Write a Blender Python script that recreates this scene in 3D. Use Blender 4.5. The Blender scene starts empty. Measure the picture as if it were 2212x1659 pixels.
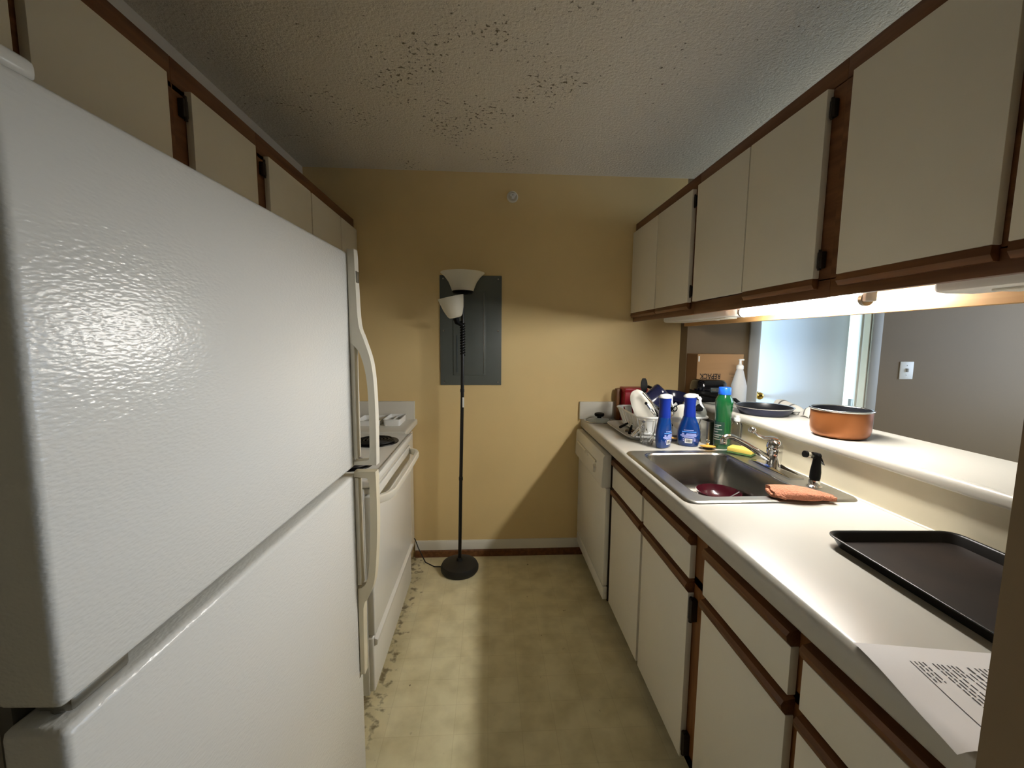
import bpy, bmesh, math, random
from mathutils import Matrix, Vector
random.seed(7)
SC = bpy.context.scene
COL = SC.collection
PI = math.pi

# ------------------------------------------------------------------ camera
def build_camera():
    f, pitch, yaw, roll, h = 894.93, -0.1049, 0.0564, 0.0081, 1.4288
    cy, sy, cp, sp = math.cos(yaw), math.sin(yaw), math.cos(pitch), math.sin(pitch)
    F = Vector((sy * cp, cy * cp, sp)); R = Vector((cy, -sy, 0)); U = R.cross(F)
    cr, sr = math.cos(roll), math.sin(roll)
    R2 = R * cr + U * sr; U2 = U * cr - R * sr
    m = Matrix((R2, U2, -F)).transposed().to_4x4(); m.translation = (0, 0, h)
    cd = bpy.data.cameras.new('camera'); cd.sensor_width = 36; cd.sensor_fit = 'HORIZONTAL'
    cd.lens = f / 2212 * 36; cd.clip_start = 0.01
    o = bpy.data.objects.new('camera', cd); COL.objects.link(o); o.matrix_world = m
    SC.camera = o
build_camera()

# ------------------------------------------------------------------ world, large lights, exposure
w = bpy.data.worlds.new('world'); SC.world = w; w.use_nodes = True
w.node_tree.nodes['Background'].inputs[0].default_value = (0.55, 0.68, 0.9, 1)
w.node_tree.nodes['Background'].inputs[1].default_value = 0.3
SC.view_settings.view_transform = 'Standard'; SC.view_settings.look = 'None'
SC.view_settings.exposure = 0.3; SC.view_settings.gamma = 1.0
SC.view_settings.use_curve_mapping = False
TUBE_STRENGTH = 165.0
def area(name, loc, rot, sx, sy, energy, col):
    l = bpy.data.lights.new(name, 'AREA'); l.shape = 'RECTANGLE'; l.size = sx; l.size_y = sy
    l.energy = energy; l.color = col
    o = bpy.data.objects.new(name, l); COL.objects.link(o); o.location = loc; o.rotation_euler = rot
    return o
# daylight through the living room window (right) and an unseen window assumed behind the door, to brighten it
area('living_window_daylight', (4.55, 1.55, 1.5), (0, PI / 2, 0), 1.3, 1.5, 40, (0.66, 0.8, 1.0))
area('unseen_back_room_daylight', (-1.95, 2.96, 1.35), (0, -PI / 2, 0), 1.5, 0.38, 430, (0.42, 0.68, 1.0))

# ------------------------------------------------------------------ materials
def lin(c):
    if isinstance(c, str):
        c = [int(c[i:i + 2], 16) for i in (0, 2, 4)]
    return tuple(((v / 255) / 12.92 if v / 255 <= .04045 else ((v / 255 + .055) / 1.055) ** 2.4) for v in c) + (1,)
class M:
    pass
def mat(name, col, rough=.5, metal=0, spec=.5, bump=0, bscale=60, var=0, vscale=4, col2=None, stretch=None,
        trans=0, ior=1.45, emit=None, estr=0, coat=0, detail=3, alpha=1, bdist=.002, aniso=None):
    m = bpy.data.materials.new(name); m.use_nodes = True
    nt = m.node_tree; N = nt.nodes; L = nt.links; b = N['Principled BSDF']
    c = lin(col); b.inputs['Base Color'].default_value = c
    b.inputs['Roughness'].default_value = rough; b.inputs['Metallic'].default_value = metal
    b.inputs['Specular IOR Level'].default_value = spec; b.inputs['IOR'].default_value = ior
    b.inputs['Transmission Weight'].default_value = trans; b.inputs['Coat Weight'].default_value = coat
    if emit:
        b.inputs['Emission Color'].default_value = lin(emit); b.inputs['Emission Strength'].default_value = estr
    tc = N.new('ShaderNodeTexCoord')
    src = tc.outputs['Object']
    if stretch:
        mp = N.new('ShaderNodeMapping'); mp.inputs['Scale'].default_value = stretch
        L.new(src, mp.inputs[0]); src = mp.outputs[0]
    if var or col2:
        n = N.new('ShaderNodeTexNoise'); n.inputs['Scale'].default_value = vscale; n.inputs['Detail'].default_value = 5
        L.new(src, n.inputs['Vector'])
        r = N.new('ShaderNodeValToRGB'); r.color_ramp.elements[0].position = .35; r.color_ramp.elements[1].position = .68
        r.color_ramp.elements[0].color = c
        if col2: r.color_ramp.elements[1].color = lin(col2)
        else: r.color_ramp.elements[1].color = tuple(min(1, v * (1 + var)) for v in c[:3]) + (1,)
        L.new(n.outputs[0], r.inputs[0]); L.new(r.outputs[0], b.inputs['Base Color'])
    if bump:
        n = N.new('ShaderNodeTexNoise'); n.inputs['Scale'].default_value = bscale; n.inputs['Detail'].default_value = detail
        L.new(src, n.inputs['Vector'])
        bp = N.new('ShaderNodeBump'); bp.inputs['Strength'].default_value = bump; bp.inputs['Distance'].default_value = bdist
        L.new(n.outputs[0], bp.inputs['Height']); L.new(bp.outputs[0], b.inputs['Normal'])
    setattr(M, name, m)
    return m
mat('tan_paint', 'e2c892', .62, bump=.12, bscale=90, var=.06, vscale=2.5, bdist=.001, spec=.35)
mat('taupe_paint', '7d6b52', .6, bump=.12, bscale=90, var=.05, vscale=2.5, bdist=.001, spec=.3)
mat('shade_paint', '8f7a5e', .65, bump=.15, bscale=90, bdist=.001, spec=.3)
mat('offwhite_paint', 'd3cab8', .7, bump=.2, bscale=60)
mat('trim_white', 'e2ddd0', .45, var=.04, vscale=6)
mat('casing_gray', 'a8a6a0', .5)
mat('door_white', 'f0f2f5', .4)
mat('laminate_door', 'ece6d6', .5, bump=.05, bscale=300, var=.03, vscale=3, bdist=.0005, spec=.4)
mat('laminate_edge', 'cbc2ac', .55)
mat('laminate_top', 'bdb9af', .28, bump=.04, bscale=500, var=.03, vscale=3, bdist=.0003)  # counter laminate, darkened to offset the tube's overexposure
mat('splash_white', 'd8d4c8', .35, var=.02, vscale=3)  # lighter copy of the counter laminate, its brightness put into the colour
mat('cream_panel', 'c9c0a8', .45, var=.05, vscale=2)
mat('oak', '5f3a1e', .45, col2='7d5230', vscale=5, stretch=(9, .7, 9), bump=.08, bscale=25)
mat('oak_light', 'b58a57', .5, col2='c79d68', vscale=5, stretch=(9, .7, 9))
mat('oak_vertical', '6a4019', .45, col2='87572a', vscale=5, stretch=(9, 9, .7), bump=.08, bscale=25)
mat('cabinet_inside', '3a2a1c', .7)
mat('toe_dark', '2c2419', .7)
mat('hinge_black', '2a211a', .5, metal=.3)
mat('appliance_white', 'e9e7df', .25, var=.02, vscale=3)
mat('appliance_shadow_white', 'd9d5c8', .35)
mat('fridge_body', 'cfc8ba', .4, bump=.3, bscale=180)
mat('handle_white', 'ece6d6', .35)
mat('handle_cream', 'e9dfc4', .35)
mat('gasket', '6c675e', .7)
mat('metal_gray', '9a988f', .35, metal=.9)
mat('steel', '9c9a94', .24, metal=1, bump=.05, bscale=40, stretch=(1, 14, 1), bdist=.0006)
mat('steel_rim', 'a5a49e', .33, metal=1, var=.12, vscale=14)
mat('chrome', 'e0e0e0', .07, metal=1)
mat('black_plastic', '090909', .5, spec=.15)
mat('black_gloss', '0b0b10', .12, coat=.5)
mat('black_rubber', '1b1a18', .55, bump=.2, bscale=80, bdist=.001)
mat('black_paint', '0f0e0d', .4, bump=.3, bscale=60)
mat('panel_gray', '585d59', .45, var=.08, vscale=5)
mat('panel_line', '3b4446', .5)
mat('shade_glass', 'dedac9', .45, bump=.08, bscale=120)
mat('tube_off', 'e9e6da', .4)
mat('coil', '1a1817', .45, metal=.5)
mat('drip_pan', '2a2826', .35, metal=.8)
mat('copper', '93592f', .36, metal=.4, var=.06, vscale=8)
mat('nonstick', '15161a', .3)
mat('navy', '1b1f3f', .2, coat=.6)
mat('navy_pan', '23263f', .3, metal=.3)
mat('silver_rim', 'cfcfcf', .2, metal=1)
mat('blue_plastic', '0b2a8a', .3)
mat('blue_liquid', '083273', .12, coat=.4)
mat('label_text', 'a9b4ee', .5)
mat('label_cyan', '4f8fe8', .5)
mat('label_white', 'eeeeee', .5)
mat('label_black', '1c1f33', .5)
mat('white_plastic', 'efefec', .4)
mat('green_bottle', '104c27', .16, coat=.5)
mat('green_label', '1c3d30', .4)
mat('cap_blue', '1b62dd', .35)
mat('glass', 'ffffff', .03, trans=1, ior=1.45)
mat('lid_glass', 'cfd6d0', .1, trans=.6, ior=1.3)
mat('frosted', 'eef0f0', .4, trans=.4, ior=1.2)
mat('frosted_liquid', 'd5dfe4', .25, trans=.3, ior=1.3)
mat('cardboard', 'a8835a', .8, var=.08, vscale=3, stretch=(1, 1, 12))
mat('cardboard_side', '7c5a38', .8)  # darker copy of cardboard for the box's shaded left face
mat('ink', '2a2018', .7)
mat('tape_white', 'e8e4da', .5)
mat('sponge_yellow', 'cdb655', .9, bump=.6, bscale=250)
mat('sponge_green', '4c6b3a', .95, bump=.6, bscale=300)
mat('terry', 'a96e54', .95, bump=1.0, bscale=190, var=.35, vscale=110, bdist=.008)
mat('stopper_yellow', 'dca94a', .5)
mat('burgundy', '400d18', .22, coat=.3)
mat('red_tin', '9c1626', .35)
mat('dark_tray', '19120e', .55, spec=.2, col2='261b14', vscale=9)
mat('dark_tray_edge', '0e0b09', .35, spec=.35)
mat('paper', 'e8e4e2', .7, bump=.1, bscale=12, bdist=.004)
mat('paper_ink', '3c3a3c', .7)
mat('towel', 'b7b4ac', .9, bump=.4, bscale=300)
mat('towel_stripe', '5a5956', .9)
mat('wood_spoon', 'c99a55', .6)
mat('brass', 'd9b35a', .18, metal=1)
mat('plate_white', 'e6e2d6', .35)
mat('cord_black', '14110e', .5)

def tube_material():
    m = bpy.data.materials.new('tube_lit'); m.use_nodes = True
    b = m.node_tree.nodes['Principled BSDF']
    b.inputs['Base Color'].default_value = (.9, .9, .85, 1)
    b.inputs['Emission Color'].default_value = (1, .975, .92, 1); b.inputs['Emission Strength'].default_value = TUBE_STRENGTH
    M.tube_lit = m
tube_material()

def fridge_material():
    m = mat('fridge_white', 'f0efe9', .22, spec=.5)
    nt = m.node_tree; N = nt.nodes; L = nt.links; b = N['Principled BSDF']
    tc = [n for n in N if n.type == 'TEX_COORD'][0]
    mp = N.new('ShaderNodeMapping'); mp.inputs['Scale'].default_value = (1, .55, 1.35)
    L.new(tc.outputs['Object'], mp.inputs[0])
    v = N.new('ShaderNodeTexVoronoi'); v.feature = 'SMOOTH_F1'; v.inputs['Scale'].default_value = 260
    n = N.new('ShaderNodeTexNoise'); n.inputs['Scale'].default_value = 170; n.inputs['Detail'].default_value = 3
    L.new(mp.outputs[0], v.inputs['Vector']); L.new(mp.outputs[0], n.inputs['Vector'])
    a = N.new('ShaderNodeMath'); a.operation = 'ADD'; L.new(v.outputs['Distance'], a.inputs[0]); L.new(n.outputs[0], a.inputs[1])
    bp = N.new('ShaderNodeBump'); bp.inputs['Strength'].default_value = .35; bp.inputs['Distance'].default_value = .0011
    L.new(a.outputs[0], bp.inputs['Height']); L.new(bp.outputs[0], b.inputs['Normal'])
fridge_material()

def ceiling_material():
    m = mat('popcorn', 'ebe2d0', .9, spec=.15)
    nt = m.node_tree; N = nt.nodes; L = nt.links; b = N['Principled BSDF']
    tc = [n for n in N if n.type == 'TEX_COORD'][0]
    n = N.new('ShaderNodeTexNoise'); n.inputs['Scale'].default_value = 75; n.inputs['Detail'].default_value = 4
    n.inputs['Roughness'].default_value = .65
    L.new(tc.outputs['Object'], n.inputs['Vector'])
    bp = N.new('ShaderNodeBump'); bp.inputs['Strength'].default_value = .9; bp.inputs['Distance'].default_value = .012
    L.new(n.outputs[0], bp.inputs['Height']); L.new(bp.outputs[0], b.inputs['Normal'])
    # grime flecks caught in the texture, thickest in patches
    s = N.new('ShaderNodeTexNoise'); s.inputs['Scale'].default_value = 62; s.inputs['Detail'].default_value = 2
    L.new(tc.outputs['Object'], s.inputs['Vector'])
    p = N.new('ShaderNodeTexNoise'); p.inputs['Scale'].default_value = 3.2; p.inputs['Detail'].default_value = 2
    L.new(tc.outputs['Object'], p.inputs['Vector'])
    ds = N.new('ShaderNodeVectorMath'); ds.operation = 'DISTANCE'; ds.inputs[1].default_value = (-.15, 1.75, 0)
    L.new(tc.outputs['Object'], ds.inputs[0])
    dm = N.new('ShaderNodeMath'); dm.operation = 'MULTIPLY'; dm.inputs[1].default_value = .22; L.new(ds.outputs['Value'], dm.inputs[0])
    sb = N.new('ShaderNodeMath'); sb.operation = 'SUBTRACT'; L.new(p.outputs[0], sb.inputs[0]); L.new(dm.outputs[0], sb.inputs[1])
    pr = N.new('ShaderNodeMapRange'); pr.inputs[1].default_value = .25; pr.inputs[2].default_value = .52
    pr.inputs[3].default_value = -.10; pr.inputs[4].default_value = .06; L.new(sb.outputs[0], pr.inputs[0])
    ad = N.new('ShaderNodeMath'); ad.operation = 'ADD'; L.new(s.outputs[0], ad.inputs[0]); L.new(pr.outputs[0], ad.inputs[1])
    r = N.new('ShaderNodeValToRGB'); r.color_ramp.elements[0].position = .63; r.color_ramp.elements[1].position = .72
    r.color_ramp.elements[0].color = lin('ebe2d0'); r.color_ramp.elements[1].color = lin('80745c')
    L.new(ad.outputs[0], r.inputs[0]); L.new(r.outputs[0], b.inputs['Base Color'])
ceiling_material()

def floor_material():
    m = mat('vinyl', 'cfbf8c', .42, spec=.4)
    nt = m.node_tree; N = nt.nodes; L = nt.links; b = N['Principled BSDF']
    tc = [n for n in N if n.type == 'TEX_COORD'][0]
    br = N.new('ShaderNodeTexBrick'); br.offset = 0; br.squash = 1
    br.inputs['Scale'].default_value = 1; br.inputs['Brick Width'].default_value = .125; br.inputs['Row Height'].default_value = .125
    br.inputs['Mortar Size'].default_value = .0016; br.inputs['Mortar Smooth'].default_value = .8
    br.inputs['Color1'].default_value = lin('e8deb8'); br.inputs['Color2'].default_value = lin('e3d8b0')
    br.inputs['Mortar'].default_value = lin('dacea6')
    L.new(tc.outputs['Object'], br.inputs['Vector'])
    n = N.new('ShaderNodeTexNoise'); n.inputs['Scale'].default_value = 9; n.inputs['Detail'].default_value = 7
    L.new(tc.outputs['Object'], n.inputs['Vector'])
    r = N.new('ShaderNodeValToRGB'); r.color_ramp.elements[0].position = .3; r.color_ramp.elements[1].position = .62
    r.color_ramp.elements[0].color = (.78, .76, .70, 1); r.color_ramp.elements[1].color = (1, 1, 1, 1)
    L.new(n.outputs[0], r.inputs[0])
    mx = N.new('ShaderNodeMix'); mx.data_type = 'RGBA'; mx.blend_type = 'MULTIPLY'; mx.inputs[0].default_value = 1
    L.new(br.outputs['Color'], mx.inputs[6]); L.new(r.outputs[0], mx.inputs[7])
    # dirt flecks
    s = N.new('ShaderNodeTexNoise'); s.inputs['Scale'].default_value = 26; s.inputs['Detail'].default_value = 3
    L.new(tc.outputs['Object'], s.inputs['Vector'])
    r2 = N.new('ShaderNodeValToRGB'); r2.color_ramp.elements[0].position = .735; r2.color_ramp.elements[1].position = .77
    r2.color_ramp.elements[0].color = (0, 0, 0, 1); r2.color_ramp.elements[1].color = (1, 1, 1, 1)
    L.new(s.outputs[0], r2.inputs[0])
    m2 = N.new('ShaderNodeMix'); m2.data_type = 'RGBA'; L.new(r2.outputs[0], m2.inputs[0])
    L.new(mx.outputs[2], m2.inputs[6]); m2.inputs[7].default_value = lin('5a4a2c')
    # grime line along the foot of the range
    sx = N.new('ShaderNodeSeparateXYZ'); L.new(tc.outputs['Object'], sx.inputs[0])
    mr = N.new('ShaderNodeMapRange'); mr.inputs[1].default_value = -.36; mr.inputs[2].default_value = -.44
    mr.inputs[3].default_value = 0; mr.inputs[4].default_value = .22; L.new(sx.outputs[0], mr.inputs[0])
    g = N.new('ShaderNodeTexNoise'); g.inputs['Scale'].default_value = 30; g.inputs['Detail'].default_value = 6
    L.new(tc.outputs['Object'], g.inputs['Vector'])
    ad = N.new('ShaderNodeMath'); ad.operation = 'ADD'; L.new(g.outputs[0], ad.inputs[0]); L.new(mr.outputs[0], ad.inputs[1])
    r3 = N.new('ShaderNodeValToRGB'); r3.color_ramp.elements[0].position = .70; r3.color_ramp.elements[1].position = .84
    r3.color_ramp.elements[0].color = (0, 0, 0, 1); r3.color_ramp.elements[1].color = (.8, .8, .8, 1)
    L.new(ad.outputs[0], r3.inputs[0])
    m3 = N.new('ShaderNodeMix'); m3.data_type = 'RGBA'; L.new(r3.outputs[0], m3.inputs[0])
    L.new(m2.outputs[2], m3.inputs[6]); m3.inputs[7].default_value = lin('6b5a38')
    L.new(m3.outputs[2], b.inputs['Base Color'])
    bp = N.new('ShaderNodeBump'); bp.inputs['Strength'].default_value = .12; bp.inputs['Distance'].default_value = .002
    L.new(n.outputs[0], bp.inputs['Height']); L.new(bp.outputs[0], b.inputs['Normal'])
floor_material()

# ------------------------------------------------------------------ mesh helpers
class B:
    """collects shapes into one mesh; build() links it as one object"""
    def __init__(s, xf=None): s.v = []; s.f = []; s.xf = xf
    def add(s, vs, fs):
        o = len(s.v)
        for p in vs:
            p = Vector(p); s.v.append(s.xf @ p if s.xf is not None else p)
        s.f += [tuple(i + o for i in q) for q in fs]
        return s
    def _bm(s, bm):
        bm.verts.index_update()
        s.add([v.co.copy() for v in bm.verts], [[v.index for v in f.verts] for f in bm.faces]); bm.free(); return s
    def box(s, x0, x1, y0, y1, z0, z1, bev=0, seg=2):
        x0, x1 = sorted((x0, x1)); y0, y1 = sorted((y0, y1)); z0, z1 = sorted((z0, z1))
        bm = bmesh.new()
        vs = [bm.verts.new((x, y, z)) for z in (z0, z1) for y in (y0, y1) for x in (x0, x1)]
        for q in ((0, 2, 3, 1), (4, 5, 7, 6), (0, 1, 5, 4), (2, 6, 7, 3), (0, 4, 6, 2), (1, 3, 7, 5)):
            bm.faces.new([vs[i] for i in q])
        if bev:
            bev = min(bev, .49 * min(x1 - x0, y1 - y0, z1 - z0))
            bmesh.ops.bevel(bm, geom=bm.edges[:], offset=bev, segments=seg, profile=.5, affect='EDGES')
        return s._bm(bm)
    def prism(s, pts, axis, a, b, bev=0, seg=2):
        """extrude polygon pts along axis ('x','y','z') from a to b; pts are the other two coords in order"""
        def P(p, t): return {'x': (t, p[0], p[1]), 'y': (p[0], t, p[1]), 'z': (p[0], p[1], t)}[axis]
        bm = bmesh.new()
        A = [bm.verts.new(P(p, a)) for p in pts]; Bv = [bm.verts.new(P(p, b)) for p in pts]
        n = len(pts)
        c1 = bm.faces.new(A); c2 = bm.faces.new(Bv[::-1])
        for i in range(n): bm.faces.new((A[i], Bv[i], Bv[(i + 1) % n], A[(i + 1) % n]))
        if bev:
            ed = list(c1.edges) + list(c2.edges)
            bmesh.ops.bevel(bm, geom=ed, offset=bev, segments=seg, profile=.5, affect='EDGES')
        bmesh.ops.recalc_face_normals(bm, faces=bm.faces[:])
        return s._bm(bm)
    def loft(s, loops, cap0=True, cap1=True):
        n = len(loops[0]); vs = [p for l in loops for p in l]; fs = []
        for k in range(len(loops) - 1):
            for i in range(n):
                j = (i + 1) % n
                fs.append((k * n + i, k * n + j, (k + 1) * n + j, (k + 1) * n + i))
        if cap0: fs.append(tuple(range(n))[::-1])
        if cap1: fs.append(tuple((len(loops) - 1) * n + i for i in range(n)))
        return s.add(vs, fs)
    def lathe(s, prof, n=32, c=(0, 0, 0), sx=1, sy=1, cap0=True, cap1=True, ph=0):
        """prof: (radius, z)"""
        loops = [[(c[0] + sx * r * math.cos(2 * PI * i / n + ph), c[1] + sy * r * math.sin(2 * PI * i / n + ph), c[2] + z) for i in range(n)] for r, z in prof]
        return s.loft(loops, cap0, cap1)
    def tube(s, pts, r, n=10, caps=True, closed=False):
        pts = [Vector(p) for p in pts]; m = len(pts)
        rs = r if isinstance(r, (list, tuple)) else [r] * m
        loops = []; up = None
        for i, p in enumerate(pts):
            if closed: t = pts[(i + 1) % m] - pts[i - 1]
            else: t = pts[min(i + 1, m - 1)] - pts[max(i - 1, 0)]
            t.normalize()
            if up is None:
                up = Vector((0, 0, 1)) if abs(t.z) < .9 else Vector((1, 0, 0))
            a = t.cross(up); a.normalize(); up = a.cross(t); up.normalize()
            loops.append([p + (a * math.cos(2 * PI * k / n) + up * math.sin(2 * PI * k / n)) * rs[i] for k in range(n)])
        if closed: loops.append(loops[0])
        return s.loft(loops, caps and not closed, caps and not closed)
    def sweep(s, pts, sec):
        """sweep 2-D section sec (side, up) along pts with world z up"""
        pts = [Vector(p) for p in pts]; loops = []
        for i, p in enumerate(pts):
            t = (pts[min(i + 1, len(pts) - 1)] - pts[max(i - 1, 0)]).normalized()
            a = t.cross(Vector((0, 0, 1))).normalized(); u = a.cross(t)
            loops.append([p + a * q[0] + u * q[1] for q in sec])
        return s.loft(loops)
    def ball(s, c, r, n=16, k=10, sx=1, sy=1, sz=1):
        prof = [(r * math.sin(PI * i / k), -r * sz * math.cos(PI * i / k)) for i in range(k + 1)]
        prof[0] = (r * .02, prof[0][1]); prof[-1] = (r * .02, prof[-1][1])
        return s.lathe(prof, n, c, sx, sy)
    def build(s, name, m, parent=None, smooth=35, origin=None, local=False):
        me = bpy.data.meshes.new(name)
        if parent is not None and not local:
            inv = Vector(parent['_org']) if '_org' in parent else Vector((0, 0, 0))
        elif parent is None and origin is None and not local:
            xs = [v.x for v in s.v]; ys = [v.y for v in s.v]; zs = [v.z for v in s.v]
            inv = Vector(((min(xs) + max(xs)) / 2, (min(ys) + max(ys)) / 2, min(zs)))
        else:
            inv = Vector(origin or (0, 0, 0))
        me.from_pydata([tuple(v - inv) for v in s.v], [], s.f)
        bm = bmesh.new(); bm.from_mesh(me); bmesh.ops.recalc_face_normals(bm, faces=bm.faces[:]); bm.to_mesh(me); bm.free()
        if smooth:
            me.shade_smooth(); me.set_sharp_from_angle(angle=math.radians(smooth))
        me.materials.append(getattr(M, m) if isinstance(m, str) else m)
        o = bpy.data.objects.new(name, me); COL.objects.link(o)
        if parent is not None:
            o.parent = parent
            o['_org'] = tuple(inv)
        else:
            o.location = inv; o['_org'] = tuple(inv)
        return o
def tag(o, label, cat, group=None, kind=None):
    if label: o['label'] = label
    if cat: o['category'] = cat
    if group: o['group'] = group
    if kind: o['kind'] = kind
    return o
def thing(name, label, cat, loc, group=None, rotz=0):
    o = bpy.data.objects.new(name, None); COL.objects.link(o); o.location = loc; o.rotation_euler = (0, 0, rotz)
    o['_org'] = tuple(loc); o.empty_display_size = .05
    return tag(o, label, cat, group)
def struct(o, label, cat):
    return tag(o, label, cat, kind='structure')
def rrect(cx, cy, w, h, r, z, n=5):
    out = []
    for sx, sy, a0 in ((1, 1, 0), (-1, 1, PI / 2), (-1, -1, PI), (1, -1, 3 * PI / 2)):
        for i in range(n + 1):
            a = a0 + PI / 2 * i / n
            out.append((cx + sx * (w / 2 - r) + r * math.cos(a), cy + sy * (h / 2 - r) + r * math.sin(a), z))
    return out
def T(loc, rx=0, ry=0, rz=0):
    return Matrix.Translation(loc) @ Matrix.Rotation(rz, 4, 'Z') @ Matrix.Rotation(ry, 4, 'Y') @ Matrix.Rotation(rx, 4, 'X')
def text_mesh(txt, size, depth):
    cu = bpy.data.curves.new('txt', 'FONT'); cu.body = txt; cu.size = size; cu.extrude = depth; cu.offset = size * .02
    cu.align_x = 'CENTER'; cu.align_y = 'CENTER'
    o = bpy.data.objects.new('txt', cu); COL.objects.link(o)
    bpy.context.view_layer.update()
    me = bpy.data.meshes.new_from_object(o.evaluated_get(bpy.context.evaluated_depsgraph_get()))
    bpy.data.objects.remove(o); bpy.data.curves.remove(cu)
    return me

# ------------------------------------------------------------------ setting
YB = 2.6376; ZC = 2.44; XL = -1.104
NEAR = -1.6; XR = 4.6; CE = .385           # CE: near end of the counter run
def setting():
    struct(B().box(XL - .1, XR + .1, NEAR - .1, 4.3, -.06, 0).build('floor', 'vinyl', smooth=0, origin=(0, 0, 0)),
           'yellowed sheet vinyl floor with faint square pattern', 'floor')
    struct(B().box(XL - .1, XR + .1, NEAR - .1, 4.3, ZC, ZC + .06).build('ceiling', 'popcorn', smooth=0, origin=(0, 0, ZC)),
           'textured popcorn ceiling with dark grime flecks', 'ceiling')
    # kitchen back wall, painted tan, up to the door opening; the living room stretch is taupe
    struct(B().box(XL - .1, 1.24, YB, YB + .11, 0, ZC).build('wall_back', 'tan_paint', smooth=0),
           'tan painted back wall of the kitchen', 'wall')
    struct(B().box(1.24, 1.767, YB, YB + .11, 0, ZC).box(1.767, 2.535, YB, YB + .11, 2.06, ZC)
           .box(2.535, XR + .1, YB, YB + .11, 0, ZC).build('wall_living', 'taupe_paint', smooth=0),
           'taupe wall of the next room with the white door', 'wall')
    struct(B().box(1.24, 1.36, 2.545, YB, 1.089, 2.15).build('wall_stub', 'taupe_paint', smooth=0),
           'short tan wall stub at the far end of the pass-through', 'wall')
    struct(B().box(XL - .1, XL, NEAR - .1, YB, 0, ZC).build('wall_left', 'offwhite_paint', smooth=0),
           'off white left wall above the wall cabinets', 'wall')
    struct(B().box(1.205, 1.33, CE, YB, 0, 1.052).build('wall_right', 'taupe_paint', smooth=0),
           'half wall under the raised bar top', 'wall')
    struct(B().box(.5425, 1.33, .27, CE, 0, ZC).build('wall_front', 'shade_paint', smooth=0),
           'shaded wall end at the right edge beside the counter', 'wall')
    struct(B().box(XL - .1, XR + .1, NEAR - .1, NEAR, 0, ZC).build('wall_behind', 'taupe_paint', smooth=0),
           'wall behind the viewer', 'wall')
    # living room right wall with a window opening
    struct(B().box(XR, XR + .1, NEAR, .8, 0, ZC).box(XR, XR + .1, 2.3, YB, 0, ZC)
           .box(XR, XR + .1, .8, 2.3, 0, .85).box(XR, XR + .1, .8, 2.3, 2.15, ZC)
           .build('wall_far_right', 'taupe_paint', smooth=0), 'outer wall of the next room with a window', 'wall')
    wn = thing('window_1', 'living room window', 'window', (XR, 1.55, .85)); wn['kind'] = 'structure'
    B().box(XR - .01, XR + .05, 0.8, .85, .85, 2.15).box(XR - .01, XR + .05, 2.25, 2.3, .85, 2.15).box(XR - .01, XR + .05, 0.85, 2.25, .85, .9)\
       .box(XR - .01, XR + .05, 0.85, 2.25, 2.1, 2.15).box(XR, XR + .04, 1.535, 1.565, .9, 2.1).build('window_frame', 'trim_white', wn)
    # room behind the door
    struct(B().box(3.2, 3.3, YB + .11, 4.3, 0, ZC).box(-2.1, -2.0, YB + .11, 4.3, 0, .55).box(-2.1, -2.0, YB + .11, 4.3, 2.15, ZC)
           .box(-2.1, -2.0, 3.2, 4.3, .55, 2.15).box(-2.1, 3.3, 4.3, 4.4, 0, ZC).box(-2.1, XL - .1, YB, YB + .11, 0, ZC)
           .box(-2.1, XL - .1, YB + .11, 4.3, -.06, 0).box(-2.1, XL - .1, YB + .11, 4.3, ZC, ZC + .06)
           .build('wall_back_room', 'offwhite_paint', smooth=0), 'white walls of the bright room behind the door', 'wall')
    # baseboards
    struct(B().prism([(YB, .05), (YB - .012, .05), (YB - .012, .098), (YB - .006, .112), (YB, .112)], 'x', -.48, .62)
           .build('baseboard_back', 'trim_white'), 'white baseboard along the tan wall', 'baseboard')
    struct(B().prism([(YB, .0), (YB - .014, .0), (YB - .014, .04), (YB - .006, .05), (YB, .05)], 'x', -.48, .64)
           .build('trim_1', 'oak'), 'dark wood strip under the white baseboard', 'trim')
    # header rail under the wall cabinets
    struct(B().box(1.215, 1.24, CE, 2.545, 1.524, 1.60, .003).build('trim_2', 'oak_light'), 'pale wooden rail along the back of the wall cabinets', 'trim')
    # doorway: casing, jambs, door
    d = thing('door_1', 'white door standing ajar in gray casing, lit by blue daylight', 'door', (2.15, YB, 0)); d['kind'] = 'structure'
    B().box(1.70, 1.767, YB - .014, YB, 0, 2.06, .004).build('casing', 'casing_gray', d)
    B().box(2.535, 2.606, YB - .014, YB, 0, 2.06, .004).build('casing', 'casing_gray', d)
    B().box(1.70, 2.606, YB - .014, YB, 2.06, 2.128, .004).build('casing', 'casing_gray', d)
    B().box(1.767, 1.78, YB, YB + .115, 0, 2.06).build('jamb', 'trim_white', d)
    j = B().box(2.527, 2.54, YB, YB + .115, 0, 2.06).build('jamb', 'trim_white', d)
    B().box(2.512, 2.527, YB + .05, YB + .062, 0, 2.06, .002).build('stop', 'trim_white', j)
    B().box(2.521, 2.527, YB + .075, YB + .11, .95, 1.04, .002).build('hinge_leaf', 'metal_gray', j)
    B().box(1.78, 2.527, YB, YB + .115, 2.047, 2.06).build('jamb', 'trim_white', d)
    xf = T((2.522, YB + .155, 0), rz=-math.radians(11))
    lf = B(xf).box(-.64, 0, 0, .035, .01, 2.04, .002).build('door_leaf', 'door_white', d)
    kx = B(xf @ T((-.575, 0, 1.045), rx=PI / 2))
    kx.lathe([(.026, 0), (.026, .004), (.012, .008), (.011, .025), (.022, .032), (.027, .043), (.025, .055), (.014, .062), (.001, .063)], 20)
    kx.build('door_knob', 'brass', lf)
    # switch plate
    s = thing('light_switch', 'white light switch plate on the taupe wall beside the door', 'switch', (2.81, YB, 1.20))
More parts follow.
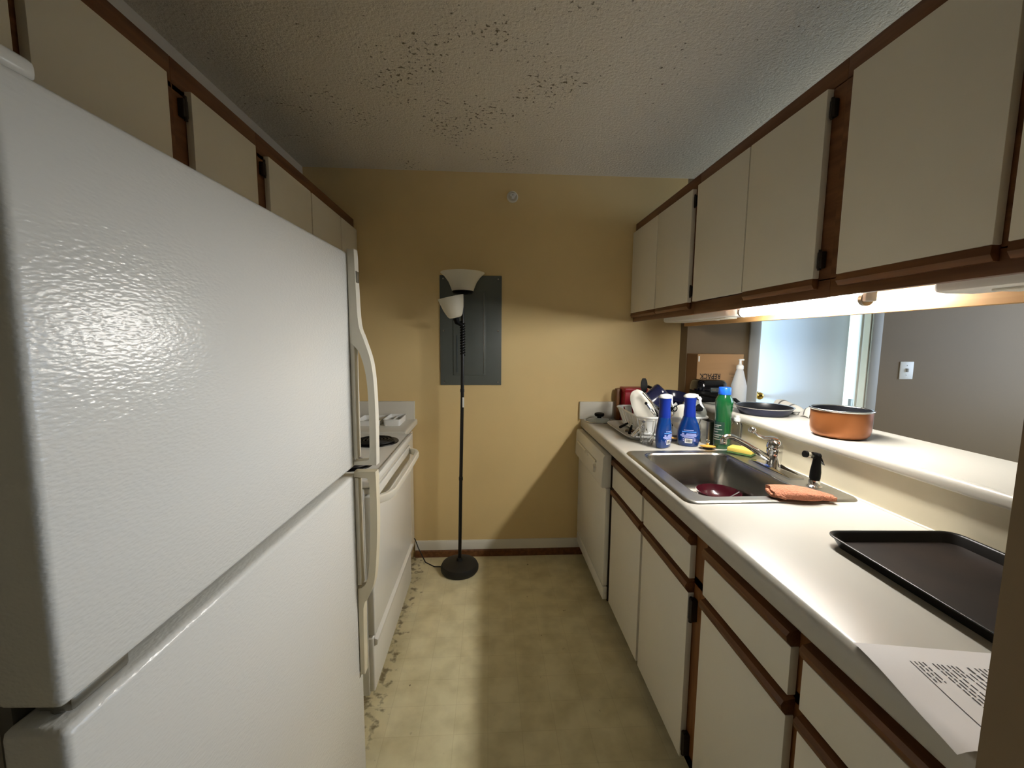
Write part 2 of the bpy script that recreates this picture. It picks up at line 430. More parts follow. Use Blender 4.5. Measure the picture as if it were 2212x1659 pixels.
    B().box(2.762, 2.858, YB - .006, YB, 1.19, 1.308, .003).build('plate', 'white_plastic', s)
    B().box(2.804, 2.816, YB - .016, YB - .005, 1.238, 1.262, .002).build('toggle', 'casing_gray', s)
    for z in (1.218, 1.282):
        B(T((2.81, YB - .0055, z), rx=PI / 2)).lathe([(.003, 0), (.003, .0015), (.001, .002)], 10).build('screw', 'metal_gray', s)
setting()

# ------------------------------------------------------------------ cabinets on the right
def hinge(parent, x, y, z, s=-1, h=.046):
    return B().box(x + .001, x + .015, y - .009, y + .009, z - h / 2, z + h / 2, .003)\
        .tube([(x + .003, y, z - h * .6), (x + .003, y, z + h * .6)], .0042, 8).build('hinge', 'hinge_black', parent)
def upper_right():
    spec = [  # unit y range, doors [(y0,y1,hinge side y or None, pull)], label
        (1.84, 2.6376, [(2.247, 2.628, None, 1), (1.868, 2.241, 1.857, 1)],
         'white laminate wall cabinet with oak frame in the far right corner'),
        (1.093, 1.84, [(1.463, 1.822, None, 0), (1.132, 1.457, 1.120, 1)],
         'white laminate wall cabinet with oak frame above the lit tube'),
        (CE, 1.093, [(.716, 1.054, None, 1), (.42, .694, None, 1)],
         'white laminate wall cabinet with oak frame nearest the right edge'),
    ]
    for y0, y1, doors, label in spec:
        r = thing('wall_cabinet', label, 'cabinet', (1.07, (y0 + y1) / 2, 1.553), 'wall cabinets over the pass-through')
        B().box(.94, 1.24, y0, y1, 1.60, 2.15).build('body', 'cabinet_inside', r, smooth=0)
        fr = B()
        fr.box(.9206, .94, y0, y1, 2.10, 2.1585, .002).box(.9206, .94, y0, y1, 1.553, 1.605, .002)
        ys = sorted(set([y0, y1]))
        fr.box(.9206, .94, y0, y0 + .045, 1.60, 2.105).box(.9206, .94, y1 - .03, y1, 1.60, 2.105)
        ym = (doors[0][0] + doors[1][1]) / 2; fr.box(.9206, .94, ym - .02, ym + .02, 1.60, 2.105)
        fr.build('face_frame', 'oak', r)
        for a, b, hy, pull in doors:
            d = B().box(.901, .9196, a, b, 1.607, 2.102, .0015).build('door', 'laminate_door', r)
            if pull:
                B().prism([(.9198, 1.578), (.908, 1.578), (.900, 1.590), (.902, 1.6065), (.9198, 1.6065)], 'y', a + .001, b - .001, .001)\
                    .build('finger_pull', 'oak', d)
            if hy:
                for z in (2.047, 1.655): hinge(d, .905, hy, z)
upper_right()

def upper_left():
    spec = [
        (1.58, 2.6376, 1.60, [(2.368, 2.628, None), (1.992, 2.358, None), (1.622, 1.98, 1.60)], 'white laminate wall cabinet over the range by the tan wall'),
        (1.187, 1.58, 1.60, [(1.23, 1.54, 1.212)], 'white laminate wall cabinet beside the refrigerator top with one black hinge'),
        (.81, 1.187, 1.78, [(.822, 1.147, None)], 'white laminate wall cabinet right above the refrigerator'),
        (.30, .81, 1.78, [(.32, .795, None)], 'white laminate wall cabinet at the top left corner'),
    ]
    for y0, y1, zb, doors, label in spec:
        r = thing('wall_cabinet', label, 'cabinet', (-.95, (y0 + y1) / 2, zb), 'wall cabinets on the left wall')
        B().box(XL, -.835, y0, y1, zb, 2.135).build('body', 'cabinet_inside', r, smooth=0)
        fr = B().box(-.835, -.8165, y0, y1, 2.065, 2.146, .002).box(-.835, -.8165, y0, y1, zb, zb + .05, .002)
        fr.box(-.835, -.8165, y0, y0 + .045, zb + .04, 2.08).box(-.835, -.8165, y1 - .045, y1, zb + .04, 2.08)
        for k in range(len(doors) - 1):
            ym = (doors[k][0] + doors[k + 1][1]) / 2; fr.box(-.835, -.8165, ym - .02, ym + .02, zb + .04, 2.08)
        fr.build('face_frame', 'oak', r)
        for a, b, hy in doors:
            d = B().box(-.8155, -.797, a, b, zb + .04, 2.083, .0015).build('door', 'laminate_door', r)
            if hy:
                B().box(-.8165, -.800, hy - .010, hy + .010, 2.008, 2.054, .003).tube([(-.802, hy, 2.0), (-.802, hy, 2.062)], .0045, 8)\
                    .build('hinge', 'hinge_black', d)
upper_left()

def base_right():
    spec = [
        (1.13, 1.978, [(1.572, 1.968, None), (1.170, 1.55, 1.158)], 'white laminate base cabinet under the sink', 'sink'),
        (CE, 1.13, [(.749, 1.09, None), (CE + .01, .717, None)], 'white laminate base cabinet nearest the right edge below the baking tray', 'near'),
    ]
    for y0, y1, cols, label, k in spec:
        r = thing('base_cabinet', label, 'cabinet', (.9, (y0 + y1) / 2, 0), 'base cabinets on the right')
        B().box(.655, 1.2, y0, y1, .095, .74).box(.655, .67, y0, y1, .74, .868).build('body', 'cabinet_inside', r, smooth=0)
        B().box(.70, .715, y0, y1, 0, .097).build('toe_kick', 'toe_dark', r, smooth=0)
        fr = B().box(.635, .655, y0, y1, .845, .868).box(.635, .655, y0, y1, .69, .715).box(.635, .655, y0, y1, .09, .13)
        ym = (cols[0][0] + cols[1][1]) / 2; fr.box(.635, .655, ym - .022, ym + .022, .09, .868)
        fr.box(.635, .655, y0, y0 + .045, .09, .868).box(.635, .655, y1 - .02, y1, .09, .868)
        fr.build('face_frame', 'oak_vertical', r)
        for a, b, hy in cols:
            for nm, z0, z1, zp in (('drawer', .706, .812, .812), ('door', .098, .659, .659)):
                d = B().box(.615, .6335, a, b, z0, z1, .0015).build(nm, 'laminate_door', r)
                B().prism([(.6345, zp + .0005), (.616, zp + .0005), (.606, zp + .012), (.604, zp + .024), (.610, zp + .033), (.6345, zp + .038)], 'y', a + .001, b - .001, .001)\
                    .build('finger_pull', 'oak', d)
                if nm == 'door' and hy:
                    for z in (.612, .16):
                        B().box(.616, .642, hy - .011, hy + .011, z - .035, z + .035, .003).tube([(.62, hy, z - .04), (.62, hy, z + .04)], .006, 8).build('hinge', 'hinge_black', d)
base_right()

def nose_profile(x0, x1, z0, z1, r):
    """counter section: rounded front edge at x0"""
    p = [(x1, z0), (x1, z1)]
    for i in range(7):
        a = PI / 2 + PI / 2 * i / 6
        p.append((x0 + r + r * math.cos(a), z1 - r + r * math.sin(a)))
    for i in range(4):
        a = PI + PI / 2 * i / 3
        p.append((x0 + r * .5 + r * .5 * math.cos(a), z0 + r * .5 + r * .5 * math.sin(a)))
    return p
def worktop():
    r = thing('countertop', 'long off-white laminate countertop holding the sink', 'countertop', (.9, 1.5, .87))
    b = B()
    full = nose_profile(.60, 1.205, .87, .927, .02)
    front = nose_profile(.60, .668, .87, .927, .02)
    b.prism(full, 'y', CE, 1.24); b.prism(full, 'y', 1.79, YB); b.prism(front, 'y', 1.24, 1.79)
    b.box(1.07, 1.205, 1.24, 1.79, .87, .927)
    b.build('slab', 'laminate_top', r, smooth=40)
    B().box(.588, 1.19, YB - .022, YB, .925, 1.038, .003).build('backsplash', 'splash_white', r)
    B().box(1.197, 1.205, CE, YB - .022, .925, 1.052).build('side_splash', 'cream_panel', r, smooth=0)
    B().tube([(1.194, CE, .928), (1.194, YB - .03, .928)], .004, 8).build('caulk_line', 'trim_white', r)
    r2 = thing('bar_top', 'raised off-white laminate bar top on the half wall', 'bar top', (1.35, 1.45, 1.052))
    b = B()
    p = [(1.533, 1.056), (1.533, 1.083), (1.527, 1.089)]
    for i in range(7):
        a = PI / 2 + PI / 2 * i / 6
        p.append((1.18 + .016 + .016 * math.cos(a), 1.089 - .016 + .016 * math.sin(a)))
    for i in range(4):
        a = PI + PI / 2 * i / 3
        p.append((1.18 + .01 + .01 * math.cos(a), 1.052 + .01 + .01 * math.sin(a)))
    p.append((1.529, 1.052))
    b.prism(p, 'y', CE, 2.544).build('slab', 'laminate_top', r2, smooth=40)
worktop()

# ------------------------------------------------------------------ sink and faucet
def sink():
    r = thing('kitchen_sink', 'stainless steel drop-in sink in the countertop', 'sink', (.905, 1.51, .927))
    X0, X1, Y0, Y1 = .618, 1.190, 1.205, 1.815
    def rr(x0, x1, y0, y1, rad, z): return rrect((x0 + x1) / 2, (y0 + y1) / 2, x1 - x0, y1 - y0, rad, z, 6)
    rim = B().loft([rr(X0, X1, Y0, Y1, .035, .9272), rr(X0 + .002, X1 - .002, Y0 + .002, Y1 - .002, .034, .931),
                    rr(X0 + .008, X1 - .006, Y0 + .008, Y1 - .008, .03, .934), rr(X0 + .02, X1 - .016, Y0 + .02, Y1 - .02, .028, .9325),
                    rr(.678, 1.062, 1.252, 1.778, .055, .9325)], False, False)
    rim.build('rim', 'steel_rim', r, smooth=60)
    bowl = B().loft([rr(.678, 1.062, 1.252, 1.778, .055, .9325), rr(.684, 1.056, 1.258, 1.772, .055, .930), rr(.688, 1.052, 1.262, 1.768, .055, .922),
                     rr(.700, 1.040, 1.275, 1.755, .055, .80), rr(.708, 1.032, 1.283, 1.747, .05, .775), rr(.728, 1.012, 1.303, 1.727, .04, .762),
                     rr(.78, .96, 1.40, 1.63, .04, .758), rr(.85, .89, 1.49, 1.53, .019, .756)], False, True)
    bowl.build('bowl', 'steel', r, smooth=60)
    B().lathe([(.045, 0), (.045, .003), (.035, .004), (.02, .001), (.001, .001)], 24, (.87, 1.51, .757)).build('drain', 'chrome', r)
sink()
def faucet():
    r = thing('faucet', 'chrome single-lever kitchen faucet behind the sink bowl', 'faucet', (1.115, 1.52, .9325))
    b = B()
    pts = [(1.09, 1.40), (1.145, 1.40), (1.148, 1.52), (1.145, 1.64), (1.09, 1.64), (1.087, 1.52)]
    lo = lambda z, s, zc: [(1.1175 + (x - 1.1175) * s, 1.52 + (y - 1.52) * s, z + zc * (1 - abs(y - 1.52) / .12)) for x, y in pts]
    b.loft([lo(.9325, 1, 0), lo(.939, 1, .004), lo(.942, .93, .012)]).build('deck_plate', 'chrome', r, smooth=25)
    B().lathe([(.026, 0), (.026, .02), (.028, .03), (.028, .062), (.027, .066), (.029, .069), (.029, .08), (.026, .094), (.018, .104), (.006, .109), (.001, .11)], 28, (1.12, 1.53, .944))\
        .build('body', 'chrome', r)
    sp = [(1.105, 1.53, .972), (1.07, 1.532, .993), (1.01, 1.537, 1.03), (.975, 1.54, 1.05), (.955, 1.541, 1.059), (.935, 1.543, 1.062), (.918, 1.544, 1.056)]
    s = B().tube(sp, [.0135, .0125, .011, .0105, .0105, .0105, .011], 14).build('spout', 'chrome', r)
    B().lathe([(.0115, 0), (.0125, .004), (.0125, .022), (.010, .026)], 18, (.92, 1.544, 1.031)).build('aerator', 'chrome', s)
    lv = [(1.12, 1.53, 1.045), (1.10, 1.53, 1.055), (1.075, 1.53, 1.058), (1.05, 1.53, 1.068), (1.032, 1.53, 1.082)]
    l = B().tube(lv, [.016, .011, .007, .006, .007], 12).ball((1.024, 1.53, 1.089), .0135).build('lever', 'chrome', r)
    r = thing('sink_sprayer', 'black pull-out sink sprayer with clear nozzle', 'sprayer', (1.13, 1.335, .9325))
    B().lathe([(.024, 0), (.024, .003), (.018, .007), (.017, .024), (.014, .025)], 22, (1.13, 1.335, .9325)).build('collar', 'chrome', r)
    h = B(T((1.13, 1.335, .955), ry=math.radians(2)))
    h.lathe([(.012, 0), (.0165, .006), (.0165, .03), (.013, .06), (.0115, .076), (.013, .088), (.009, .095), (.001, .096)], 20)
    hd = h.build('handle', 'black_plastic', r)
    B().prism([(1.125, 1.046), (1.132, 1.05), (1.145, 1.035), (1.158, 1.008), (1.148, 1.022), (1.137, 1.03)], 'y', 1.328, 1.342, .001).build('trigger', 'black_plastic', r)
    n = B().tube([(1.128, 1.335, 1.042), (1.114, 1.335, 1.044)], .011, 14)
    n.build('head', 'black_plastic', r)
    B().tube([(1.114, 1.335, 1.044), (1.094, 1.335, 1.047)], .010, 14).build('nozzle_ring', 'glass', r)
    B().tube([(1.094, 1.335, 1.047), (1.085, 1.335, 1.0485)], [.0115, .0115], 14).build('nozzle', 'black_plastic', r)
faucet()

# ------------------------------------------------------------------ dishwasher
def dishwasher():
    y0, y1 = 1.984, 2.615
    r = thing('dishwasher', 'white dishwasher with dial under the far end of the countertop', 'dishwasher', (.9, 2.3, 0))
    B().box(.612, 1.18, y0, y1, .09, .864).build('tub', 'cabinet_inside', r, smooth=0)
    B().box(.588, .612, y0, y1, .175, .692, .004).build('door', 'appliance_white', r)
    c = B().prism([(.612, .696), (.568, .696), (.564, .705), (.570, .85), (.578, .862), (.612, .862)], 'y', y0, y1, .002).build('control_panel', 'appliance_white', r)
    B().prism([(.575, .790), (.560, .792), (.561, .803), (.575, .805)], 'y', 2.10, 2.55, .001).build('latch_groove', 'appliance_shadow_white', c)
    B().box(.556, .57, 2.26, 2.32, .785, .80, .003).build('latch', 'appliance_white', c)
    d = B(T((.569, 2.12, .755), ry=-PI / 2)).lathe([(.026, 0), (.026, .004), (.022, .006), (.018, .016), (.001, .017)], 22).build('dial', 'appliance_shadow_white', c)
    B().box(.588, .612, y0, y1, .10, .168, .004).build('access_panel', 'appliance_white', r)
    B().box(.68, .70, y0, y1, 0, .10).build('toe_panel', 'toe_dark', r, smooth=0)
dishwasher()

# ------------------------------------------------------------------ refrigerator
def fridge():
    ang = -math.atan2(.032, .786)
    org = (-.404, .381, 0)
    r = thing('refrigerator', 'large white top-freezer refrigerator with pebbled doors on the left', 'refrigerator', org, rotz=ang)
    def L(b, name, m, p, **k): return b.build(name, m, p, local=True, **k)
    W = .787
    body = L(B().box(-.66, -.078, .006, W - .006, .03, 1.648, .008), 'body', 'fridge_body', r)
    L(B().box(-.079, -.064, .014, W - .014, .07, 1.64), 'gasket', 'gasket', body, smooth=0)
    fz = L(B().box(-.064, 0, 0, W, 1.074, 1.657, .009, 3), 'freezer_door', 'fridge_white', r)
    fd = L(B().box(-.064, 0, 0, W, .06, 1.052, .009, 3), 'fridge_door', 'fridge_white', r)
    def curve(pts, n=4):
        out = []
        for i in range(len(pts) - 1):
            p0 = pts[max(i - 1, 0)]; p1 = pts[i]; p2 = pts[i + 1]; p3 = pts[min(i + 2, len(pts) - 1)]
            for k in range(n):
                t = k / n
                out.append(tuple(.5 * ((2 * p1[j]) + (-p0[j] + p2[j]) * t + (2 * p0[j] - 5 * p1[j] + 4 * p2[j] - p3[j]) * t * t + (-p0[j] + 3 * p1[j] - 3 * p2[j] + p3[j]) * t ** 3) for j in (0, 1)))
        out.append(pts[-1]); return out
    y0, y1 = W - .031, W - .002
    top = curve([(.020, 1.664), (.022, 1.56), (.026, 1.47), (.038, 1.43), (.056, 1.37), (.063, 1.30), (.065, 1.20), (.064, 1.082)])
    inn = curve([(.046, 1.098), (.047, 1.20), (.045, 1.30), (.036, 1.362), (.02, 1.405), (.001, 1.42)])
    L(B().prism([(.001, 1.664)] + top + [(.001, 1.082), (.001, 1.094), (.04, 1.094)] + inn, 'y', y0, y1, .002), 'handle', 'handle_white', fz)
    L(B().box(.0005, .013, y0 + .002, W - .001, 1.10, 1.42, .002), 'edge_strip', 'handle_white', fz)
    L(B().box(.018, .0235, y0 + .005, y1 - .005, 1.578, 1.608, .001), 'badge', 'metal_gray', fz)
    o2 = curve([(.061, 1.064), (.062, .96), (.060, .87), (.052, .765), (.042, .72), (.026, .685), (.016, .66), (.014, .455)])
    i2 = curve([(.001, .72), (.018, .725), (.033, .765), (.041, .87), (.043, .96), (.043, 1.035)])
    L(B().prism([(.001, 1.064)] + o2 + [(.001, .455)] + i2 + [(.04, 1.047), (.001, 1.047)], 'y', y0, y1, .002), 'handle', 'handle_cream', fd)
    L(B().box(.0005, .013, y0 + .002, W - .001, .73, 1.045, .002), 'edge_strip', 'handle_white', fd)
    # hinges on the near side
    L(B().box(-.05, -.012, .02, .085, 1.0545, 1.0715, .004).tube([(-.03, .03, 1.053), (-.03, .03, 1.073)], .010, 12), 'middle_hinge', 'metal_gray', r)
    L(B().box(-.12, -.01, .008, .05, 1.6585, 1.678, .007, 3), 'hinge_cover', 'appliance_white', r)
    L(B().box(-.62, -.05, .03, W - .03, 0, .05), 'base_grille', 'toe_dark', r, smooth=0)
fridge()

# ------------------------------------------------------------------ range
def range_stove():
    y0, y1 = 1.49, 2.25
    r = thing('electric_range', 'white electric coil range with oven handle beyond the refrigerator', 'range', (-.75, 1.87, 0))
    B().box(-1.08, -.455, y0, y1, .06, .885, .003).build('body', 'appliance_white', r)
    ct = B().box(-1.08, -.418, y0 - .002, y1 + .002, .886, .917, .008, 3).build('cooktop', 'appliance_white', r)
    B().box(-.432, -.417, y0, y1, .9165, .921, .002).build('front_lip', 'appliance_white', ct)
    B().prism([(-1.09, .917), (-1.02, .917), (-1.045, 1.07), (-1.09, 1.07)], 'y', y0, y1, .004).build('backguard', 'appliance_white', r)
    for i, (cx, cy, R) in enumerate(((-.565, 2.07, .098), (-.565, 1.68, .078), (-.875, 2.07, .078), (-.875, 1.68, .098))):
        p = B().lathe([(R + .014, 0), (R + .013, .004), (R + .004, .0045), (R * .8, .0005), (.01, .0005)], 36, (cx, cy, .9172)).build('drip_pan', 'drip_pan', ct)
        pts = []
        turns = 5 if R > .09 else 4
        for k in range(turns * 28):
            a = 2 * PI * k / 28; rad = .014 + (R - .014) * k / (turns * 28)
            pts.append((cx + rad * math.cos(a), cy + rad * math.sin(a), .9265))
        B().tube(pts, .0052, 7).build('coil_burner', 'coil', ct)
    B().box(-.456, -.43, y0 + .004, y1 - .004, .862, .884, .003).build('vent_trim', 'appliance_shadow_white', r)
    d = B().box(-.456, -.428, y0 + .003, y1 - .003, .305, .856, .006, 3).build('oven_door', 'appliance_white', r)
    # bowed handle
    hp = []
    for i in range(17):
        t = i / 16; y = y0 + .03 + t * (y1 - y0 - .045)
        hp.append((-.428 + .052 * min(1, (1 - abs(2 * t - 1)) * 5) ** .6 + .006 * math.sin(PI * t), y, .828 + .004 * math.sin(PI * t)))
    sec = [(-.008, -.015), (.006, -.015), (.009, -.008), (.009, .012), (.005, .016), (-.008, .016)]
    B().sweep(hp, sec).build('handle', 'handle_white', d)
    dr = B().box(-.458, -.434, y0 + .003, y1 - .003, .075, .296, .006, 3).build('storage_drawer', 'appliance_white', r)
    B().prism([(-.434, .262), (-.422, .268), (-.420, .288), (-.434, .294)], 'y', y0 + .006, y1 - .006, .002).build('drawer_lip', 'appliance_white', dr)
    B().box(-1.05, -.50, y0 + .01, y1 - .01, 0, .062).build('plinth', 'toe_dark', r, smooth=0)
range_stove()
def left_counter():
    r = thing('base_cabinet', 'narrow base cabinet between the range and the tan wall', 'cabinet', (-.78, 2.45, 0))
    B().box(XL, -.50, 2.262, YB - .016, .09, .888).build('body', 'oak_vertical', r, smooth=0)
    B().box(-.4995, -.482, 2.27, YB - .02, .10, .85, .002).build('door', 'laminate_door', r)
    B().box(XL, -.54, 2.262, YB - .016, 0, .09).build('toe_kick', 'toe_dark', r, smooth=0)
    r = thing('countertop', 'short off-white countertop with backsplash beyond the range', 'countertop', (-.78, 2.45, .889))
    p = [(-x, z) for x, z in nose_profile(.455, -XL, .889, .927, .014)]
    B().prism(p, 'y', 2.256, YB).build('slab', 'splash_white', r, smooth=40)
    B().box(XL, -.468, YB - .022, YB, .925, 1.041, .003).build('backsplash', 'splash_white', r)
    for x0, x1, z1, lab in ((-.615, -.512, .966, 'white divided plastic tray on the short counter, nearer its front edge'),
                            (-.775, -.632, .958, 'white divided plastic tray on the short counter, half hidden by the refrigerator handle')):
        t = thing('plastic_tray', lab, 'tray', ((x0 + x1) / 2, 2.50, .9275), 'white trays on the short counter')
        cx, cy, ww, hh = (x0 + x1) / 2, 2.50, x1 - x0, .19
        B().loft([rrect(cx, cy, ww - .012, hh - .012, .012, .9275), rrect(cx, cy, ww - .006, hh - .006, .012, z1 - .003), rrect(cx, cy, ww, hh, .012, z1 - .002), rrect(cx, cy, ww, hh, .012, z1),
                  rrect(cx, cy, ww - .01, hh - .01, .01, z1), rrect(cx, cy, ww - .016, hh - .016, .009, .931)]).build('tub', 'white_plastic', t)
        B().box(cx - .003, cx + .003, cy - hh / 2 + .01, cy + hh / 2 - .01, .930, z1 - .008, .001).build('divider', 'white_plastic', t)
left_counter()

# ------------------------------------------------------------------ under-cabinet lights
def fixtures():
    r = thing('under_cabinet_light', 'lit bare fluorescent tube under the wall cabinet above the sink', 'light fixture', (1.1, 1.44, 1.60), 'under-cabinet lights')
    r.location = (1.1, 1.44, 1.5995); r['_org'] = (1.1, 1.44, 1.5995)
    B().box(1.01, 1.11, 1.06, 1.745, 1.582, 1.5995, .003).build('base_strip', 'metal_gray', r)
    for y in (1.708, 1.117):
        s = 1 if y > 1.4 else -1
        B().box(1.043, 1.077, y - .006, y + .006, 1.545, 1.585, .003).build('socket', 'white_plastic', r)
    t = B().tube([(1.06, 1.135, 1.553), (1.06, 1.690, 1.553)], .0195, 20).build('tube', 'tube_lit', r)
    for a, b in ((1.690, 1.702), (1.123, 1.135)):
        B().tube([(1.06, a, 1.553), (1.06, b, 1.553)], .0198, 20).build('end_cap', 'metal_gray', t)
    B().box(1.04, 1.09, .97, 1.108, 1.575, 1.582, .002).build('starter_bracket', 'metal_gray', r)
    for y0, y1, lab in ((1.80, 2.475, 'unlit white under-cabinet light in the far corner'), (.42, .903, 'unlit white under-cabinet light nearest the right edge')):
        xc = 1.05 if y0 < 1 else 1.10
        r = thing('under_cabinet_light', lab, 'light fixture', (xc, (y0 + y1) / 2, 1.5995), 'under-cabinet lights')
        ym, ln = (y0 + y1) / 2, y1 - y0
        B().loft([rrect(xc, ym, .10, ln, .014, 1.5995), rrect(xc, ym, .10, ln, .014, 1.552), rrect(xc, ym, .094, ln - .008, .012, 1.545),
                  rrect(xc, ym, .08, ln - .03, .01, 1.541)]).build('housing', 'white_plastic', r)
        B().box(xc - .03, xc + .03, y0 + .05, y1 - .1, 1.536, 1.5412, .002).build('diffuser', 'tube_off', r)
        B().box(xc - .02, xc - .005, y0 + .13, y0 + .15, 1.531, 1.5365, .002).build('switch', 'white_plastic', r)
fixtures()

# ------------------------------------------------------------------ floor lamp, electrical panel, bracket
def floor_lamp():
    bx, by = -.178, 2.462
    r = thing('floor_lamp', 'black floor lamp with two white glass shades against the tan wall', 'lamp', (bx, by, 0))
    B().lathe([(.108, 0), (.116, .012), (.117, .03), (.108, .048), (.085, .058), (.05, .064), (.02, .068), (.016, .085), (.001, .086)], 40, (bx, by, 0)).build('base', 'black_rubber', r)
    B().tube([(bx, by, .06), (bx + .01, by, .6), (bx + .021, by, 1.1), (bx + .025, by, 1.56), (bx + .026, by, 1.70)], .0105, 14).build('pole', 'black_paint', r)
    for z in (.58, 1.12): B().tube([(bx + .01 + .011 * (z > 1), by, z), (bx + .01 + .011 * (z > 1), by, z + .02)], .0125, 14).build('pole_joint', 'black_paint', r)
    # wound black tape and a loose bit of foil on the pole
    tp = [(bx + .024 + .012 * math.cos(k * .9), by + .012 * math.sin(k * .9), 1.34 + .0022 * k) for k in range(90)]
    B().tube(tp, .005, 6).build('tape_wrap', 'black_plastic', r)
    B().box(bx + .022, bx + .032, by - .014, by - .011, 1.03, 1.09, .001).build('paper_scrap', 'white_plastic', r)
    sx = bx + .026
    B().lathe([(.02, 0), (.055, .006), (.062, .014), (.06, .02), (.001, .02)], 32, (sx, by, 1.692)).build('shade_holder', 'black_plastic', r)
    sh = B().lathe([(.050, .0), (.062, .004), (.068, .022), (.082, .055), (.104, .085), (.126, .104), (.1275, .107), (.124, .106), (.100, .083), (.078, .053), (.064, .02), (.05, .006)], 48, (sx, by, 1.708), cap0=True, cap1=True)
    sh.build('large_shade', 'shade_glass', r, smooth=60)
    # small reading shade on a short arm
    xf = T((bx - .012, by - .055, 1.555), rx=math.radians(4), ry=math.radians(-13))
    s2 = B(xf).lathe([(.018, 0), (.034, .002), (.044, .014), (.058, .05), (.068, .09), (.074, .118), (.072, .119), (.066, .09), (.055, .05), (.04, .016), (.018, .006)], 36)
    s2.build('small_shade', 'shade_glass', r, smooth=60)
    B().tube([(sx, by, 1.50), (sx - .008, by - .03, 1.515), (bx - .005, by - .052, 1.53), (bx - .011, by - .055, 1.552)], [.008, .009, .014, .017], 12).build('arm', 'black_plastic', r)
    B().tube([(bx - .1, by + .01, .02), (-.34, 2.50, .006), (-.40, 2.53, .02), (-.45, 2.575, .09), (-.475, 2.60, .14), (-.52, 2.61, .16)], .0035, 8).build('power_cord', 'cord_black', r)
floor_lamp()
def breaker_panel():
    r = thing('breaker_panel', 'dark gray electrical breaker panel on the tan wall behind the lamp', 'electrical panel', (-.112, YB, 1.144))
    B().box(-.3047, .0798, YB - .009, YB, 1.1442, 1.8265, .003).build('cover', 'panel_gray', r)
    d = B().box(-.222, -.018, YB - .014, YB - .0085, 1.208, 1.735, .002).build('panel_door', 'panel_gray', r)
    B().box(-.203, -.196, YB - .0165, YB - .0135, 1.225, 1.46, .001).build('latch_slot', 'panel_line', d)
    B().box(-.0335, -.0305, YB - .0165, YB - .0135, 1.22, 1.72, .001).build('hinge_line', 'metal_gray', d)
    for x in (-.282, .058):
        for z in (1.165, 1.486, 1.805):
            B(T((x, YB - .0088, z), rx=PI / 2)).lathe([(.0055, 0), (.005, .002), (.001, .0028)], 12).build('screw', 'silver_rim', r)
    s = thing('wall_bracket', 'small broken white round bracket high on the tan wall', 'bracket', (.142, YB, 2.30))
    B(T((.142, YB, 2.30), rx=PI / 2)).lathe([(.034, 0), (.035, .004), (.033, .012), (.027, .014), (.025, .008), (.001, .007)], 28).build('ring', 'trim_white', s)
    B().prism([(.125, 2.312), (.136, 2.318), (.158, 2.318), (.165, 2.312), (.158, 2.30), (.15, 2.285), (.136, 2.287), (.138, 2.30), (.128, 2.303)], 'y', YB - .02, YB - .006, .001).build('broken_clip', 'white_plastic', s)
    B(T((.144, YB - .0198, 2.307), rx=PI / 2)).lathe([(.003, 0), (.003, .001), (.001, .0012)], 10).build('screw_hole', 'black_plastic', s)
breaker_panel()

# ------------------------------------------------------------------ things on the bar top
BZ = 1.0892
def pot():
    c = (1.285, 1.425, BZ)
    r = thing('copper_pot', 'copper colored pot with black nonstick inside on the bar top', 'pot', c)
    prof = [(.0, .001), (.066, 0), (.079, .004), (.087, .014), (.0905, .03), (.0915, .097), (.0955, .1005), (.0955, .1025), (.0905, .1025)]
    B().lathe([(.001, 0)] + prof[1:6], 56, c, cap1=False).build('wall', 'copper', r, smooth=60)
    B().lathe([(.0914, .096), (.096, .0995), (.0965, .102), (.0955, .1035), (.090, .1035), (.0885, .101)], 56, c, cap0=False, cap1=False).build('rim', 'silver_rim', r, smooth=60)
    B().lathe([(.0888, .1015), (.087, .03), (.082, .012), (.07, .005), (.001, .004)], 56, c, cap0=False).build('lining', 'nonstick', r, smooth=60)
pot()
def skillet(name, label, c, R, h, ang, hl, hz, m):
    r = thing(name, label, 'pan', c)
    B().lathe([(.001, 0), (R * .78, 0), (R * .84, .004), (R * .93, h * .55), (R, h - .002)], 48, c, cap1=False).build('wall', m, r, smooth=60)
    B().lathe([(R, h - .003), (R + .003, h), (R + .001, h + .0015), (R - .004, h)], 48, c, cap0=False, cap1=False).build('rim', 'silver_rim', r, smooth=60)
    B().lathe([(R - .004, h), (R * .9, h * .55), (R * .8, .008), (R * .74, .005), (.001, .005)], 48, c, cap0=False).build('cooking_surface', 'nonstick', r, smooth=60)
    d = Vector((math.cos(ang), math.sin(ang), 0)); C0 = Vector(c)
    pts = [C0 + d * (R * .97) + Vector((0, 0, h * .75)), C0 + d * (R + .03) + Vector((0, 0, h + .012)), C0 + d * (R + .10) + Vector((0, 0, hz)), C0 + d * (R + hl) + Vector((0, 0, hz + .004))]
    hd = B().sweep(pts, [(-.011, -.004), (.011, -.004), (.013, 0), (.009, .006), (-.009, .006), (-.013, 0)]).build('handle', 'black_plastic', r)
    return r
skillet('frying_pan', 'dark blue frying pan with black inside on the bar top', (1.312, 1.885, BZ), .122, .038, math.radians(114), .25, .046, 'navy_pan')
